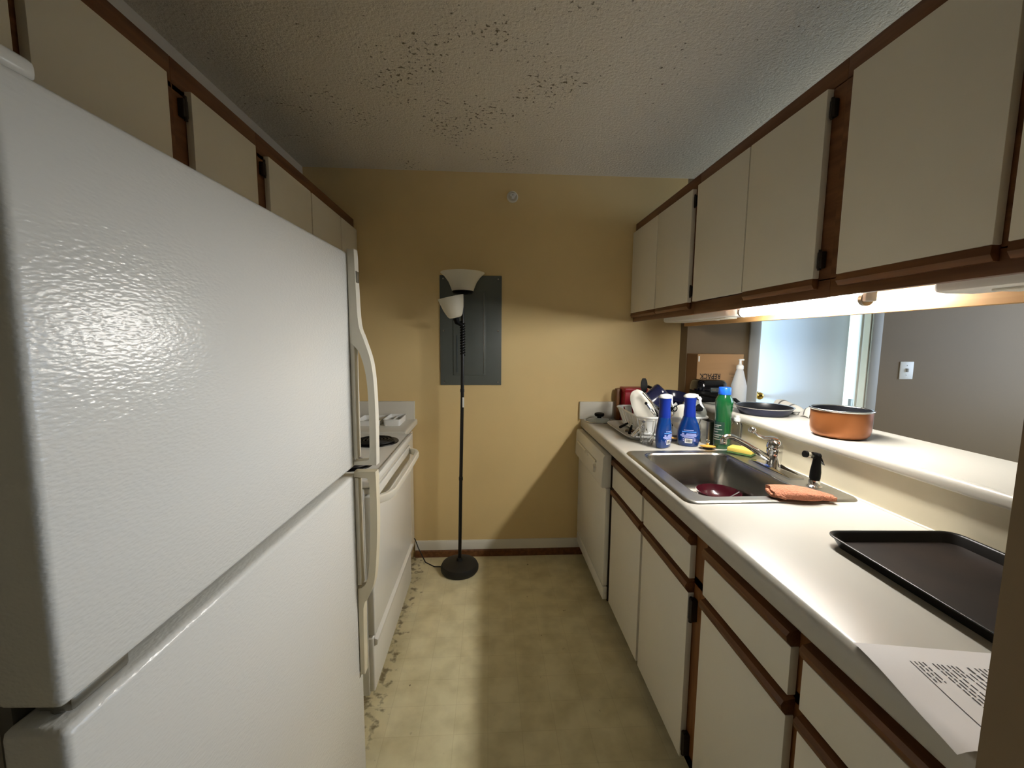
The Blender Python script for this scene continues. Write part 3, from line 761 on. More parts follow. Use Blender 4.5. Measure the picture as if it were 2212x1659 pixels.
def clear_bottle():
    c = (1.40, 2.235, BZ)
    r = thing('pump_bottle', 'translucent white plastic bottle with push top on the bar top', 'bottle', c)
    B().lathe([(.001, 0), (.036, 0), (.04, .004), (.04, .098), (.037, .108), (.02, .178), (.017, .186), (.017, .2), (.001, .2)], 36, c).build('bottle_body', 'frosted', r, smooth=50)
    B().lathe([(.001, .003), (.0375, .003), (.0375, .086), (.001, .086)], 32, c).build('liquid', 'frosted_liquid', r, smooth=50)
    cp = B().lathe([(.018, .19), (.0185, .192), (.0185, .206), (.016, .212), (.01, .215), (.0075, .217), (.006, .236), (.009, .24), (.009, .246), (.001, .247)], 28, c).build('cap', 'white_plastic', r, smooth=50)
    B().box(c[0] - .004, c[0] + .02, c[1] - .005, c[1] + .005, c[2] + .2375, c[2] + .2465, .002).build('nozzle', 'white_plastic', cp)
clear_bottle()
def cardboard_box():
    x0, x1, y0, y1, z0, z1 = 1.243, 1.526, 2.405, 2.540, BZ, 1.357
    r = thing('cardboard_box', 'brown cardboard box with upside-down black lettering at the far end of the bar', 'box', ((x0 + x1) / 2, (y0 + y1) / 2, z0))
    B().box(x0, x1, y0, y1, z0, z1, .002).build('carton', 'cardboard', r)
    B().box(x0 - .0012, x0 - .0002, y0 + .002, y1 - .002, z0 + .002, z1 - .002).build('side_shade_sheet', 'cardboard_side', r, smooth=0)  # thin sheet carrying the left face's shade as a darker colour
    B().box(x0 + .004, x0 + .012, y0 - .0012, y0 - .0002, z1 - .045, z1 - .012).build('torn_tape', 'tape_white', r, smooth=0)
    me = text_mesh('REPACK', .0425, .0003)
    me.materials.append(M.ink); me.name = 'lettering'
    t = bpy.data.objects.new('lettering', me); COL.objects.link(t); t.parent = r
    t.location = (1.325 - (x0 + x1) / 2, y0 - .0008 - (y0 + y1) / 2, 1.226 - z0)
    t.rotation_euler = (PI / 2, PI, 0)
    t.scale = (.83, 1, 1)
    for z, a, b in ((1.237, 1.44, 1.50), (1.216, 1.455, 1.50)):
        B().box(a, b, y0 - .0008, y0 - .0002, z, z + .0016).build('printed_line', 'ink', r, smooth=0)
cardboard_box()
def black_appliance():
    c = (1.265, 2.318, BZ)
    r = thing('sandwich_maker', 'small glossy black countertop appliance in front of the cardboard box', 'appliance', c)
    b = B()
    def lp(s, z, dy=0): return rrect(c[0] + .005, c[1] + dy, .19 * s, .14 * s, .045 * s, c[2] + z, 6)
    b.loft([lp(.9, 0), lp(1, .008), lp(1, .05), lp(.97, .062)]).build('lower_shell', 'black_plastic', r)
    B().loft([lp(.97, .064), lp(.98, .075), lp(.92, .108), lp(.80, .122), lp(.5, .126)]).build('lid', 'black_gloss', r, smooth=60)
    B().box(c[0] - .02, c[0] + .06, c[1] - .076, c[1] - .058, c[2] + .058, c[2] + .084, .004).build('front_label', 'panel_line', r)
    B().box(c[0] - .015, c[0] + .01, c[1] - .0775, c[1] - .0755, c[2] + .066, c[2] + .077).build('printed_mark', 'metal_gray', r, smooth=0)
black_appliance()
def towel():
    r = thing('dish_towel', 'gray striped white dish towel crumpled behind the blue frying pan', 'towel', (1.455, 1.93, BZ))
    n, mm = 15, 22
    def pt(i, j):
        u, v = i / (n - 1), j / (mm - 1)
        x = 1.442 + .082 * u + .004 * math.sin(5 * v); y = 1.765 + .24 * v + .008 * math.sin(7 * u)
        z = BZ + .004 + .05 * max(0, math.sin(PI * u)) ** .8 * (.55 + .45 * math.cos(7 * v + 2 * u - .8)) + .006 * math.sin(14 * v)
        return Vector((x, y, max(z, BZ + .003)))
    b = B(); vs = [pt(i, j) for i in range(n) for j in range(mm)]; lo = [v - Vector((0, 0, .0028)) for v in vs]
    fs = []
    N = len(vs)
    for i in range(n - 1):
        for j in range(mm - 1):
            q = (i * mm + j, i * mm + j + 1, (i + 1) * mm + j + 1, (i + 1) * mm + j)
            fs.append(q); fs.append(tuple(N + k for k in q[::-1]))
    edge = [i * mm for i in range(n)] + [(n - 1) * mm + j for j in range(1, mm)] + [i * mm + mm - 1 for i in range(n - 2, -1, -1)] + [j for j in range(mm - 2, 0, -1)]
    for k in range(len(edge)):
        a, c2 = edge[k], edge[(k + 1) % len(edge)]; fs.append((a, c2, N + c2, N + a))
    b.add(vs + lo, fs).build('cloth', 'towel', r, smooth=60)
    for j in (3, 6, 9, 14, 18):
        b = B(); vs = []; fs = []
        for i in range(n):
            for dj in (0, .7):
                p = pt(i, j + dj); vs.append(p + Vector((0, 0, .0006)))
        for i in range(n - 1): fs.append((2 * i, 2 * i + 1, 2 * i + 3, 2 * i + 2))
        b.add(vs, fs).build('stripe', 'towel_stripe', r, smooth=60)
towel()

# ------------------------------------------------------------------ bottles beside the sink
CZ = .9275
def ellipse_patch(prof_fn, a0, a1, z0, z1, sx, sy, off=.0006, na=8, nz=3, c=(0, 0, 0)):
    vs = []; fs = []
    for k in range(nz + 1):
        z = z0 + (z1 - z0) * k / nz; rr_ = prof_fn(z)
        for i in range(na + 1):
            a = a0 + (a1 - a0) * i / na
            vs.append((c[0] + (rr_ * sx + off) * math.cos(a), c[1] + (rr_ * sy + off) * math.sin(a), c[2] + z))
    for k in range(nz):
        for i in range(na):
            p = k * (na + 1) + i; fs.append((p, p + 1, p + na + 2, p + na + 1))
    return vs, fs
def dish_spray(label, loc, rz):
    r = thing('spray_bottle', label, 'spray bottle', loc, 'blue dish spray bottles', rotz=rz)
    body = [(.001, 0), (.040, 0), (.046, .004), (.0505, .03), (.0525, .055), (.050, .08), (.043, .105), (.034, .128), (.028, .145)]
    def pf(z):
        for (r0, z0), (r1, z1) in zip(body, body[1:]):
            if z0 <= z <= z1 and z1 > z0: return r0 + (r1 - r0) * (z - z0) / (z1 - z0)
        return .05
    SX, SY = 1.0, .56
    def L(b, n, m, p, **k): return b.build(n, m, p, local=True, **k)
    # body cross-section grows rounder toward the neck
    loops = []
    for rr_, z in body:
        sy = SY if z < .08 else SY + (1 - SY) * (z - .08) / .065 * .85
        loops.append([(rr_ * math.cos(2 * PI * i / 36), rr_ * sy * math.sin(2 * PI * i / 36), z) for i in range(36)])
    bd = L(B().loft(loops), 'bottle_body', 'blue_liquid', r, smooth=60)
    nk = L(B().lathe([(.0275, .143), (.0275, .165), (.025, .19), (.0265, .215), (.029, .236), (.001, .237)], 28), 'sprayer_shroud', 'blue_plastic', r, smooth=50)
    # white trigger head
    hd = L(B().loft([[(x, y, .2372) for x, y, _ in rrect(.0, 0, .062, .056, .026, 0)], [(x, y, .243) for x, y, _ in rrect(.003, 0, .068, .058, .027, 0)],
                  [(x, y, .251) for x, y, _ in rrect(.006, 0, .056, .044, .02, 0)], [(x, y, .2545) for x, y, _ in rrect(.006, 0, .03, .02, .009, 0)]]), 'sprayer_head', 'white_plastic', r, smooth=60)
    L(B().prism([(.024, .2445), (.044, .241), (.05, .233), (.046, .222), (.05, .207), (.062, .190), (.058, .188), (.044, .203), (.038, .219), (.038, .232), (.026, .236)], 'y', -.009, .009, .002), 'trigger', 'white_plastic', hd)
    # back label, faces -y
    def patch(x0, x1, z0, z1, m, n):
        zc = (z0 + z1) / 2; R_ = pf(zc)
        a0 = -PI / 2 + math.asin(max(-.99, min(.99, x0 / R_))); a1 = -PI / 2 + math.asin(max(-.99, min(.99, x1 / R_)))
        vs, fs = ellipse_patch(pf, a0, a1, z0, z1, SX, SY)
        L(B().add(vs, fs), n, m, bd, smooth=60)
    patch(-.004, .004, .099, .1025, 'label_text', 'print_line') if False else None
    rows = [(.106, .004), (.100, .011), (.096, .013), (.092, .015), (.088, .0175), (.084, .0195), (.080, .021)]
    vs_all = B()
    for z, hw in rows:
        R_ = pf(z); a = math.asin(min(.95, hw / R_)); vs, fs = ellipse_patch(pf, -PI / 2 - a, -PI / 2 + a, z - .0012, z + .0012, SX, SY); vs_all.add(vs, fs)
    for z, x0, x1 in ((.064, -.010, .033), (.060, -.012, .032), (.056, -.036, .037), (.052, -.036, .034), (.048, -.030, .024), (.044, -.020, .030), (.064, -.030, -.020), (.060, -.030, -.020), (.038, .021, .031), (.033, .022, .031), (.028, .022, .031), (.038, -.025, -.019), (.033, -.025, -.019), (.028, -.024, -.019)):
        R_ = pf(z); vs, fs = ellipse_patch(pf, -PI / 2 + math.asin(x0 / R_), -PI / 2 + math.asin(x1 / R_), z - .0012, z + .0012, SX, SY); vs_all.add(vs, fs)
    L(vs_all, 'label_print', 'label_text', bd, smooth=60)
    patch(-.030, .033, .0705, .0745, 'label_cyan', 'label_heading')
    patch(-.016, .017, .018, .0395, 'label_white', 'barcode_field')
    bars = B(); x = -.012
    while x < .013:
        wd = random.choice((.0006, .001, .0014)); R_ = pf(.027)
        vs, fs = ellipse_patch(pf, -PI / 2 + math.asin(x / R_), -PI / 2 + math.asin((x + wd) / R_), .0215, .037, SX, SY, off=.0011, na=1); bars.add(vs, fs)
        x += wd + random.choice((.0009, .0014))
    L(bars, 'barcode', 'label_black', bd, smooth=0)
    return r
dish_spray('blue dish spray bottle turned edge-on, nearest the drinking glass', (.834, 1.898, CZ), math.radians(34))
dish_spray('blue dish spray bottle with white trigger, its label facing the sink', (.968, 1.922, CZ), math.radians(-25))
def green_bottle():
    c = (1.107, 1.872, CZ)
    r = thing('dish_soap_bottle', 'green dish soap bottle with blue cap beside the sink', 'bottle', c)
    b = B()
    prof = [(.001, 0, .8), (.034, 0, .8), (.038, .006, .8), (.0385, .05, .8), (.036, .10, .82), (.0365, .15, .82), (.039, .19, .8), (.041, .222, .8), (.038, .235, .82), (.030, .25, .9), (.024, .258, 1), (.022, .262, 1)]
    b.loft([[(c[0] + q * math.cos(2 * PI * i / 36), c[1] + q * s * math.sin(2 * PI * i / 36), c[2] + z) for i in range(36)] for q, z, s in prof])
    bd = b.build('bottle_body', 'green_bottle', r, smooth=50)
    B().lathe([(.0265, .257), (.0275, .259), (.0275, .287), (.025, .291), (.001, .292)], 32, c).build('cap', 'cap_blue', r, smooth=40)
    vs, fs = ellipse_patch(lambda z: .0383, PI * .78, PI * 1.42, .02, .13, 1, .815, off=.0006, na=12, nz=4, c=c)
    lb = B().add(vs, fs).build('label', 'green_label', bd, smooth=60)
    lt = B()
    for z, a0, a1 in ((.112, .86, 1.3), (.104, .86, 1.22), (.092, .86, 1.34), (.08, .86, 1.2), (.066, .86, 1.32), (.056, .86, 1.25), (.045, .86, 1.3)):
        vs, fs = ellipse_patch(lambda z: .0383, PI * a0, PI * a1, z, z + .0035, 1, .815, off=.0011, na=8, nz=1, c=c); lt.add(vs, fs)
    lt.build('label_print', 'casing_gray', bd, smooth=60)
green_bottle()
def small_glass_things():
    c = (1.168, 1.86, CZ)
    r = thing('glass_bottle', 'small clear bottle with flip cap behind the green soap bottle', 'bottle', c)
    B().lathe([(.001, 0), (.020, 0), (.023, .003), (.023, .115), (.019, .126), (.012, .131), (.012, .137), (.001, .137)], 28, c).build('bottle_body', 'glass', r, smooth=50)
    B().lathe([(.0145, .132), (.0145, .146), (.010, .148), (.009, .158), (.001, .159)], 24, c).build('cap', 'frosted', r, smooth=50)
    # tumbler
    c = (.780, 1.968, CZ)
    r = thing('drinking_glass', 'clear faceted drinking glass beside the edge-on blue spray bottle', 'glass', c)
    n = 10
    out = []
    for q, z in ((.029, 0), (.031, .003), (.036, .05), (.0375, .055), (.043, .118)):
        out.append([(c[0] + q * (1 if i % 2 == 0 or z > .052 else .93) * math.cos(2 * PI * i / 20), c[1] + q * (1 if i % 2 == 0 or z > .052 else .93) * math.sin(2 * PI * i / 20), c[2] + z) for i in range(20)])
    for q, z in ((.0405, .1185), (.033, .05), (.027, .012)):
        out.append([(c[0] + q * math.cos(2 * PI * i / 20), c[1] + q * math.sin(2 * PI * i / 20), c[2] + z) for i in range(20)])
    B().loft(out).build('tumbler', 'glass', r, smooth=20)
    # yellow strainer
    c = (1.032, 1.858, CZ)
    r = thing('sink_stopper', 'yellow sink stopper with wire ring beside the green bottle', 'stopper', c)
    xf = T((c[0], c[1], c[2] + .011), rx=math.radians(-9), ry=math.radians(4))
    B(xf).lathe([(.001, -.002), (.022, -.004), (.036, 0), (.0365, .002), (.030, .005), (.01, .008), (.001, .008)], 32).build('disc', 'stopper_yellow', r)
    B(xf).lathe([(.006, .007), (.006, .015), (.001, .016)], 14).build('post', 'stopper_yellow', r)
    B(xf).tube([(.0085 * math.cos(a), 0, .0235 + .0085 * math.sin(a)) for a in [2 * PI * i / 18 for i in range(18)]], .0011, 6, closed=True).build('ring', 'chrome', r)
    B().lathe([(.021, 0), (.022, .0015), (.02, .009), (.001, .0095)], 24, (c[0], c[1], c[2])).build('plug', 'black_rubber', r)
    # sponge
    r = thing('kitchen_sponge', 'yellow and green scrubbing sponge on the sink ledge', 'sponge', (1.128, 1.755, .934))
    xf = T((1.130, 1.752, .934), rz=math.radians(-50))
    B(xf).box(-.05, .05, -.033, .033, .0005, .009, .001).build('scrub_pad', 'sponge_green', r)
    B(xf).box(-.05, .05, -.033, .033, .009, .026, .0015).build('foam', 'sponge_yellow', r)
    # glass lid on the counter
    c = (.692, 2.526, CZ)
    r = thing('glass_pot_cover', 'clear glass pot lid with black knob in the far counter corner', 'lid', c)
    B().lathe([(.083, .0), (.085, .003), (.083, .006), (.066, .014), (.038, .021), (.012, .024), (.001, .024)], 40, c, cap0=False).build('dome', 'lid_glass', r, smooth=60)
    B().lathe([(.0825, .0), (.0855, .001), (.086, .004), (.0835, .006)], 40, c, cap0=False, cap1=False).build('steel_band', 'silver_rim', r, smooth=60)
    B().lathe([(.014, .022), (.013, .03), (.026, .034), (.031, .042), (.029, .052), (.018, .056), (.001, .0565)], 28, c).build('knob', 'black_plastic', r, smooth=50)
    # burgundy bowl in the sink
    c = (.945, 1.60, .7625)
    r = thing('burgundy_bowl', 'burgundy bowl lying in the sink', 'bowl', c)
    B().lathe([(.001, .002), (.035, 0), (.038, .004), (.034, .008), (.06, .014), (.078, .034), (.086, .058), (.084, .0585), (.075, .036), (.058, .018), (.001, .012)], 44, c).build('bowl_body', 'burgundy', r, smooth=60)
    sp = thing('spoon', 'steel spoon resting in the burgundy bowl', 'spoon', (.99, 1.60, .79))
    B().tube([(.945, 1.60, .784), (.985, 1.585, .797), (1.015, 1.568, .826)], .0028, 8).ball((.935, 1.605, .784), .015, sx=1, sy=.7, sz=.3).build('spoon_body', 'silver_rim', sp)
small_glass_things()

def orange_cloth():
    r = thing('wash_cloth', 'folded orange terry wash cloth on the near sink rim', 'cloth', (1.0, 1.225, .934))
    b = B(T((1.005, 1.232, .934), rz=math.radians(-17)))
    loops = []
    n = 24
    for k in range(15):
        t = k / 14; x = -.092 + .18 * t
        w_ = .050 * (.45 + .55 * math.sin(PI * min(1, t * 1.15 + .12)) ** .6) * (1 if t < .95 else .75)
        hgt = .012 + .018 * math.sin(PI * min(1, .25 + .7 * t)) ** 1.1
        lp = []
        for i in range(n):
            a = 2 * PI * i / n
            ca, sa = math.cos(a), math.sin(a)
            yy = w_ * math.copysign(abs(ca) ** .7, ca); zz = hgt * .5 + hgt * .5 * math.copysign(abs(sa) ** .6, sa)
            zz += .0015 * math.sin(9 * t + 3 * ca) * (sa > 0)
            lp.append((x + .004 * math.sin(6 * ca), yy, max(.0004, zz)))
        loops.append(lp)
    b.loft(loops).build('folded_cloth', 'terry', r, smooth=60)
    # rolled, darker open fold at the end
    b2 = B(T((1.005, 1.232, .934), rz=math.radians(-17)))
    b2.tube([(-.094, -.03, .008), (-.098, -.01, .012), (-.097, .012, .013), (-.092, .028, .009)], [.005, .0065, .006, .004], 10)
    b2.tube([(-.080, -.04, .006), (-.086, -.035, .013), (-.075, -.044, .012), (-.06, -.047, .007)], [.004, .006, .006, .004], 10)
    b2.build('rolled_edge', 'terry', r, smooth=60)
orange_cloth()

# ------------------------------------------------------------------ tray and paper on the counter
def baking_tray():
    r = thing('baking_tray', 'dark baking tray on the countertop at the right edge', 'tray', (1.01, .735, CZ), rotz=0)
    xf = T((1.007, .73, CZ), rz=math.radians(-2.5))
    W_, H_ = .335, .455
    def rr(s, z, rad): return rrect(0, 0, W_ - s, H_ - s, rad, z, 5)
    B(xf).loft([rr(.03, .0, .03), rr(.012, .021, .03), rr(.006, .023, .032), rr(0, .024, .034), rr(0, .0265, .034), rr(.004, .0275, .033), rr(.012, .026, .03), rr(.016, .023, .03), rr(.034, .0035, .028)], True, False)\
        .build('walls', 'dark_tray_edge', r, smooth=60)
    B(xf).loft([rr(.0335, .0034, .028), rr(.2, .0030, .02), rr(.30, .0030, .01)], False, True).build('pan_bottom', 'dark_tray', r, smooth=60)
baking_tray()
def paper():
    r = thing('paper_sheet', 'printed white paper sheet hanging over the counter front edge', 'paper', (.68, .52, CZ))
    P0 = Vector((.612, .613)); u = Vector((.983, -.165)); v = Vector((-.17, -.985))
    Wp, Hp = .216, .185
    def pt(a, b):
        p = P0 + u * a + v * b
        z = CZ + .0012
        d = .602 - p.x
        if d > 0: z += -(d * d) * 10 - d * .15
        z += .0012 * math.sin(b * 40) * math.sin(a * 25 + 1) + .001
        return Vector((p.x, p.y, z))
    nu, nv = 22, 18
    vs = [pt(Wp * i / nu, Hp * j / nv) for i in range(nu + 1) for j in range(nv + 1)]
    fs = [(i * (nv + 1) + j, i * (nv + 1) + j + 1, (i + 1) * (nv + 1) + j + 1, (i + 1) * (nv + 1) + j) for i in range(nu) for j in range(nv)]
    N = len(vs); lo = [q - Vector((0, 0, .0004)) for q in vs]
    b = B(); b.add(vs + lo, fs + [tuple(N + k for k in q[::-1]) for q in fs])
    b.build('sheet', 'paper', r, smooth=60)
    ink = B(); rnd = random.Random(3)
    def strip(a, b0, b1, wd=.0012):
        n = max(2, int((b1 - b0) / .012) + 1); vv = []; ff = []
        for k in range(n + 1):
            t = b0 + (b1 - b0) * k / n
            for s in (-1, 1): vv.append(pt(a + s * wd / 2, t) + Vector((0, 0, .0005)))
        for k in range(n): ff.append((2 * k, 2 * k + 1, 2 * k + 3, 2 * k + 2))
        ink.add(vv, ff)
    # lines of print run along the sheet's length, as the page lies turned toward the aisle
    lines = [(.060, .035, .155, 1)] + [(.066 + .0062 * i, .035, .075, 0) for i in range(3)] + [(.092, .035, .12, 0), (.098, .036, .16, 0), (.104, .036, .165, 0), (.112, .036, .15, 0), (.118, .036, .06, 0), (.124, .037, .10, 0),
             (.132, .05, .13, 0), (.140, .037, .16, 2), (.150, .037, .14, 0), (.156, .037, .16, 0)] + [(.163 + .006 * i, .037, .09 + .012 * (i % 3), 0) for i in range(6)]
    for a, b0, b1, k in lines:
        if k == 1: strip(a, b0, b1, .0014); continue
        x = b0
        while x < b1:
            l = rnd.uniform(.005, .014); strip(a, x, min(x + l, b1), .0032 if k == 2 else .0021); x += l + .0028
    ink.build('printed_text', 'paper_ink', r, smooth=0)
paper()

# ------------------------------------------------------------------ dish drainer and its load
def dish_drainer():
    cx, cy, W_, H_ = .955, 2.245, .37, .41
    r = thing('dish_drainer', 'white plastic dish drainer full of dishes at the far end of the counter', 'dish rack', (cx, cy, CZ))
    t = B().loft([rrect(cx - .015, cy, W_ + .06, H_ + .03, .07, CZ), rrect(cx - .015, cy, W_ + .085, H_ + .05, .08, CZ + .012), rrect(cx - .015, cy, W_ + .095, H_ + .06, .085, CZ + .014),
                  rrect(cx - .015, cy, W_ + .095, H_ + .06, .085, CZ + .0165), rrect(cx - .015, cy, W_ + .08, H_ + .045, .078, CZ + .0155), rrect(cx - .015, cy, W_ + .055, H_ + .025, .068, CZ + .004)])
    t.build('drip_tray', 'white_plastic', r, smooth=60)
    # basket: floor, rim and upright bars with slots between them
    z0, z1 = CZ + .018, CZ + .112
    B().loft([rrect(cx, cy, W_ - .07, H_ - .07, .03, z0), rrect(cx, cy, W_ - .07, H_ - .07, .03, z0 + .004)]).build('basket_floor', 'white_plastic', r)
    rim = [Vector(p) for p in rrect(cx, cy, W_, H_, .045, z1, 6)]
    B().tube(rim, .006, 10, closed=True).build('basket_rim', 'white_plastic', r, smooth=60)
    foot = [Vector(p) for p in rrect(cx, cy, W_ - .06, H_ - .06, .035, z0 + .003, 6)]
    B().tube(foot, .005, 8, closed=True).build('basket_foot', 'white_plastic', r, smooth=60)
    def pt(loop, s):
        L_ = [0]
        for i in range(len(loop)): L_.append(L_[-1] + (loop[(i + 1) % len(loop)] - loop[i]).length)
        d = s * L_[-1]
        for i in range(len(loop)):
            if L_[i] <= d <= L_[i + 1]:
                t_ = (d - L_[i]) / max(1e-9, L_[i + 1] - L_[i]); return loop[i].lerp(loop[(i + 1) % len(loop)], t_)
        return loop[0]
    # walls: broad upright panels with narrow slots between them
    nb = 30
    for k in range(nb):
        s0, s1 = (k + .11) / nb, (k + .89) / nb
        q = []
        for sv in (s0, (s0 + s1) / 2, s1):
            q.append((pt(foot, sv), pt(rim, sv)))
        vs = []; C0 = Vector((cx, cy, 0))
        for a, b in q:
            for p in (a, b):
                n_ = Vector((p.x - cx, p.y - cy, 0)).normalized() * .0016
                vs += [p + n_, p - n_]
        # per station: foot outer, foot inner, rim outer, rim inner
        fs = []
        for m_ in (0, 4):
            fs += [(m_, m_ + 4, m_ + 6, m_ + 2), (m_ + 1, m_ + 3, m_ + 7, m_ + 5)]
        fs += [(0, 2, 3, 1), (8, 9, 11, 10)]
        B().add(vs, fs).build('basket_panel', 'white_plastic', r, smooth=60)
    # cutlery cup, steel gray, at the near right end
    c = (1.165, 2.02, CZ + .0165)
    q = thing('cutlery_cup', 'gray steel cutlery cup at the right end of the dish drainer', 'cup', (1.09, 1.962, CZ))
    B().loft([rrect(1.09, 1.962, .05, .07, .014, CZ + .0005), rrect(1.09, 1.962, .056, .076, .016, CZ + .115), rrect(1.09, 1.962, .05, .07, .014, CZ + .115), rrect(1.09, 1.962, .046, .066, .012, CZ + .006)]).build('cup_body', 'steel_rim', q, smooth=40)
dish_drainer()
def in_drainer():
    # oval white cutting board leaning at the left end
    r = thing('cutting_board', 'oval white plastic cutting board standing at the left of the dish drainer', 'cutting board', (.835, 2.20, CZ + .03))
    xf = T((.866, 2.10, CZ + .036), rx=math.radians(-6), ry=math.radians(-26), rz=math.radians(-14))
    pts = []
    for i in range(28):
        a = 2 * PI * i / 28; pts.append((.050 * math.copysign(abs(math.cos(a)) ** .8, math.cos(a)), .116 + .116 * math.copysign(abs(math.sin(a)) ** .85, math.sin(a))))
    B(xf).prism(pts, 'y', -.005, .005, .002).build('board', 'plate_white', r, smooth=50)
    # black slotted spatula standing handle down
    r = thing('spatula', 'black plastic spatula standing upright in the dish drainer', 'spatula', (.90, 2.2, CZ + .03))
    xf = T((.862, 2.215, CZ + .058), ry=math.radians(-2), rx=math.radians(-3))
    pts = [(.0185 * math.sin(PI * t) ** .6 * (1 if s > 0 else -1), .155 + .095 * t) for s, rng in ((1, range(1, 12)), (-1, range(11, 0, -1))) for t in [i / 12 for i in rng]]
    B(xf).prism(pts, 'y', -.003, .003, .001).build('blade', 'black_plastic', r, smooth=50)
    B(xf).tube([(0, 0, .01), (0, 0, .09), (0, 0, .165)], [.006, .0055, .0045], 8).build('handle', 'black_plastic', r)
    # navy saucepan tipped over
    r = thing('saucepan', 'dark navy saucepan tipped upside down in the dish drainer', 'pot', (.98, 2.24, CZ + .06))
    xf = T((.905, 2.22, 1.105), rx=math.radians(8), ry=math.radians(42), rz=math.radians(-8))
    R_ = .054
    B(xf).lathe([(.001, .085), (R_ * .80, .085), (R_ * .93, .079), (R_, .066), (R_ * 1.02, 0), (R_ * 1.06, -.002), (R_ * .98, -.003), (R_ * .96, .062), (R_ * .85, .078), (.001, .08)], 40).build('pan_body', 'navy', r, smooth=50)
    B(xf).tube([(0, R_, .03), (0, R_ + .05, .034), (0, R_ + .10, .03)], [.007, .009, .010], 10).build('handle', 'black_plastic', r)
    # navy skillet edge-on behind
    r = thing('skillet', 'dark navy skillet lying across the dish drainer behind the bottles', 'pan', (1.06, 2.28, CZ + .1))
    xf = T((1.072, 2.31, CZ + .148), rx=math.radians(14), ry=math.radians(3))
    B(xf).lathe([(.001, 0), (.075, 0), (.085, .01), (.093, .046), (.095, .048), (.091, .048), (.081, .012), (.07, .005), (.001, .005)], 44).build('pan_body', 'navy', r, smooth=50)
    B(xf).tube([(-.06, .066, .036), (-.09, .1, .044), (-.12, .135, .046)], [.006, .008, .009], 10).build('handle', 'black_plastic', r)
    # dark wok underneath
    r = thing('saute_pan', 'black shallow pan lying flat in the dish drainer', 'pan', (.98, 2.13, CZ + .05))
    xf = T((.975, 2.17, CZ + .072), rx=math.radians(8), ry=math.radians(-5))
    B(xf).lathe([(.001, 0), (.08, 0), (.092, .012), (.1, .042), (.102, .044), (.097, .044), (.088, .014), (.08, .005), (.001, .005)], 44).build('pan_body', 'black_gloss', r, smooth=50)
    # steel handled ladle leaning left
    def stick(nm, lab, cat, pts, rad, m, end=None):
        q = thing(nm, lab, cat, pts[0])
        B().tube(pts, rad, 10).build('handle', m, q)
        if end: end(q)
        return q
    stick('steel_spatula', 'steel-handled turner leaning between cutting board and saucepan', 'spatula', [(.800, 2.04, CZ + .186), (.822, 2.045, CZ + .16), (.865, 2.06, CZ + .112)], [.006, .008, .005], 'chrome',
          lambda q: B().ball((.797, 2.039, CZ + .189), .0075).build('handle_end', 'black_plastic', q))
    stick('kitchen_tongs', 'thin steel tongs crossing the dish drainer', 'tongs', [(.80, 2.10, CZ + .235), (.835, 2.075, CZ + .19), (.875, 2.05, CZ + .13)], .003, 'chrome',
          lambda q: B().tube([(.812, 2.10, CZ + .237), (.845, 2.078, CZ + .19), (.88, 2.052, CZ + .128)], .003, 8).build('arm', 'chrome', q))
    q = thing('kitchen_scissors', 'scissors with black loops and white tips in the dish drainer', 'scissors', (.985, 2.05, CZ + .1))
    for s in (-1, 1):
        B().tube([(.935 + s * .014 + .011 * math.cos(a), 2.04, CZ + .162 + .014 * math.sin(a)) for a in [2 * PI * i / 16 for i in range(16)]], .003, 8, closed=True).build('loop', 'black_plastic', q)
    B().tube([(.938, 2.04, CZ + .175), (.955, 2.035, CZ + .19)], [.005, .007], 8).build('tip', 'white_plastic', q)
    B().tube([(.935, 2.04, CZ + .148), (.945, 2.05, CZ + .105)], [.006, .003], 8).build('blade', 'chrome', q)
    # white plate edge
    r = thing('plate', 'white plate standing on edge in the dish drainer between the blue bottles', 'plate', (.915, 2.10, CZ + .04))
    xf = T((.995, 2.056, CZ + .112), rx=math.radians(78), ry=math.radians(30))
    B(xf).lathe([(.001, 0), (.045, 0), (.066, .008), (.068, .0095), (.064, .0105), (.045, .003), (.001, .003)], 36).build('plate_body', 'plate_white', r, smooth=50)
    # green tinted glass lid leaning
    r = thing('glass_pot_cover', 'clear glass lid with black knob leaning in the right of the dish drainer', 'lid', (1.06, 2.07, CZ + .06))
    xf = T((1.082, 2.10, CZ + .14), rx=math.radians(58), ry=math.radians(20))
    B(xf).lathe([(.070, 0), (.072, .003), (.06, .012), (.036, .02), (.012, .023), (.001, .023)], 40, cap0=False).build('dome', 'lid_glass', r, smooth=60)
    B(xf).lathe([(.0695, 0), (.073, .001), (.073, .004), (.070, .006)], 40, cap0=False, cap1=False).build('steel_band', 'silver_rim', r, smooth=60)
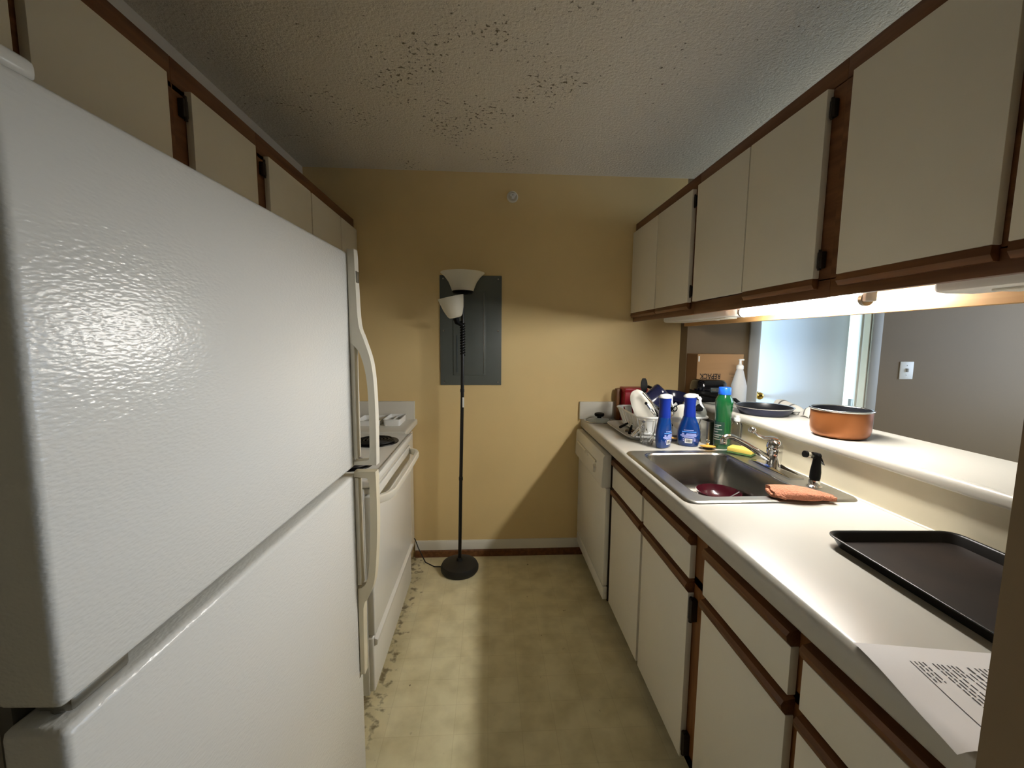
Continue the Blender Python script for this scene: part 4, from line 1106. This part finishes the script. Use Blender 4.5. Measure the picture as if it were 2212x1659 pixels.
    B(xf).lathe([(.012, .022), (.010, .03), (.018, .036), (.020, .046), (.001, .05)], 24).build('knob', 'black_plastic', r, smooth=50)
    # wooden spoon poking out low
    stick('wooden_spoon', 'pale wooden spoon handle lying on the drip tray', 'spoon', [(.895, 1.965, CZ + .03), (.945, 1.958, CZ + .024), (.985, 1.953, CZ + .021)], .0045, 'wood_spoon')
    # utensils heaped on the tray at the left
    k = 0
    for (a, b, m, lab) in (((.735, 2.05, .030), (.775, 2.01, .10), 'chrome', 'steel fork leaning on the left side of the dish drainer'),
                           ((.738, 2.10, .030), (.765, 2.14, .06), 'black_plastic', 'black-handled knife on the left of the drip tray'),
                           ((.742, 2.16, .030), (.77, 2.02, .05), 'burgundy', 'dark red handled knife on the left of the drip tray'),
                           ((.731, 2.02, .030), (.768, 2.0, .075), 'chrome', 'steel knife leaning on the left side of the dish drainer'),
                           ((.74, 2.26, .030), (.766, 2.19, .06), 'black_plastic', 'black-handled fork on the left of the drip tray')):
        a = (a[0], a[1], CZ + a[2] - .010); b = (b[0], b[1], CZ + b[2])
        q = thing('utensil', lab, 'utensil', a, 'utensils on the drip tray')
        mid = [(a[i] * .5 + b[i] * .5) for i in range(3)]
        B().tube([a, mid, b], [.008, .007, .004], 8).build('handle', m, q)
        B(T((b[0], b[1], b[2]), rz=k)).ball((0, 0, 0), .011, sx=1, sy=.5, sz=.6).build('head', 'chrome', q); k += 1.1
    # red tin behind
    r = thing('red_tin', 'red tin box against the tan wall behind the dish drainer', 'tin', (.885, 2.535, CZ))
    B().box(.842, .985, 2.50, 2.605, CZ, CZ + .205, .006, 3).build('tin_body', 'red_tin', r)
    B().box(.84, .987, 2.498, 2.607, CZ + .185, CZ + .213, .006, 3).build('tin_lid', 'red_tin', r)
    r = thing('wood_block', 'small dark brown wooden block left of the red tin', 'block', (.825, 2.585, CZ))
    B().box(.812, .838, 2.57, 2.612, CZ, CZ + .20, .004).build('block_body', 'oak_vertical', r)
in_drainer()

# drop helper properties
for o in bpy.data.objects:
    if '_org' in o: del o['_org']
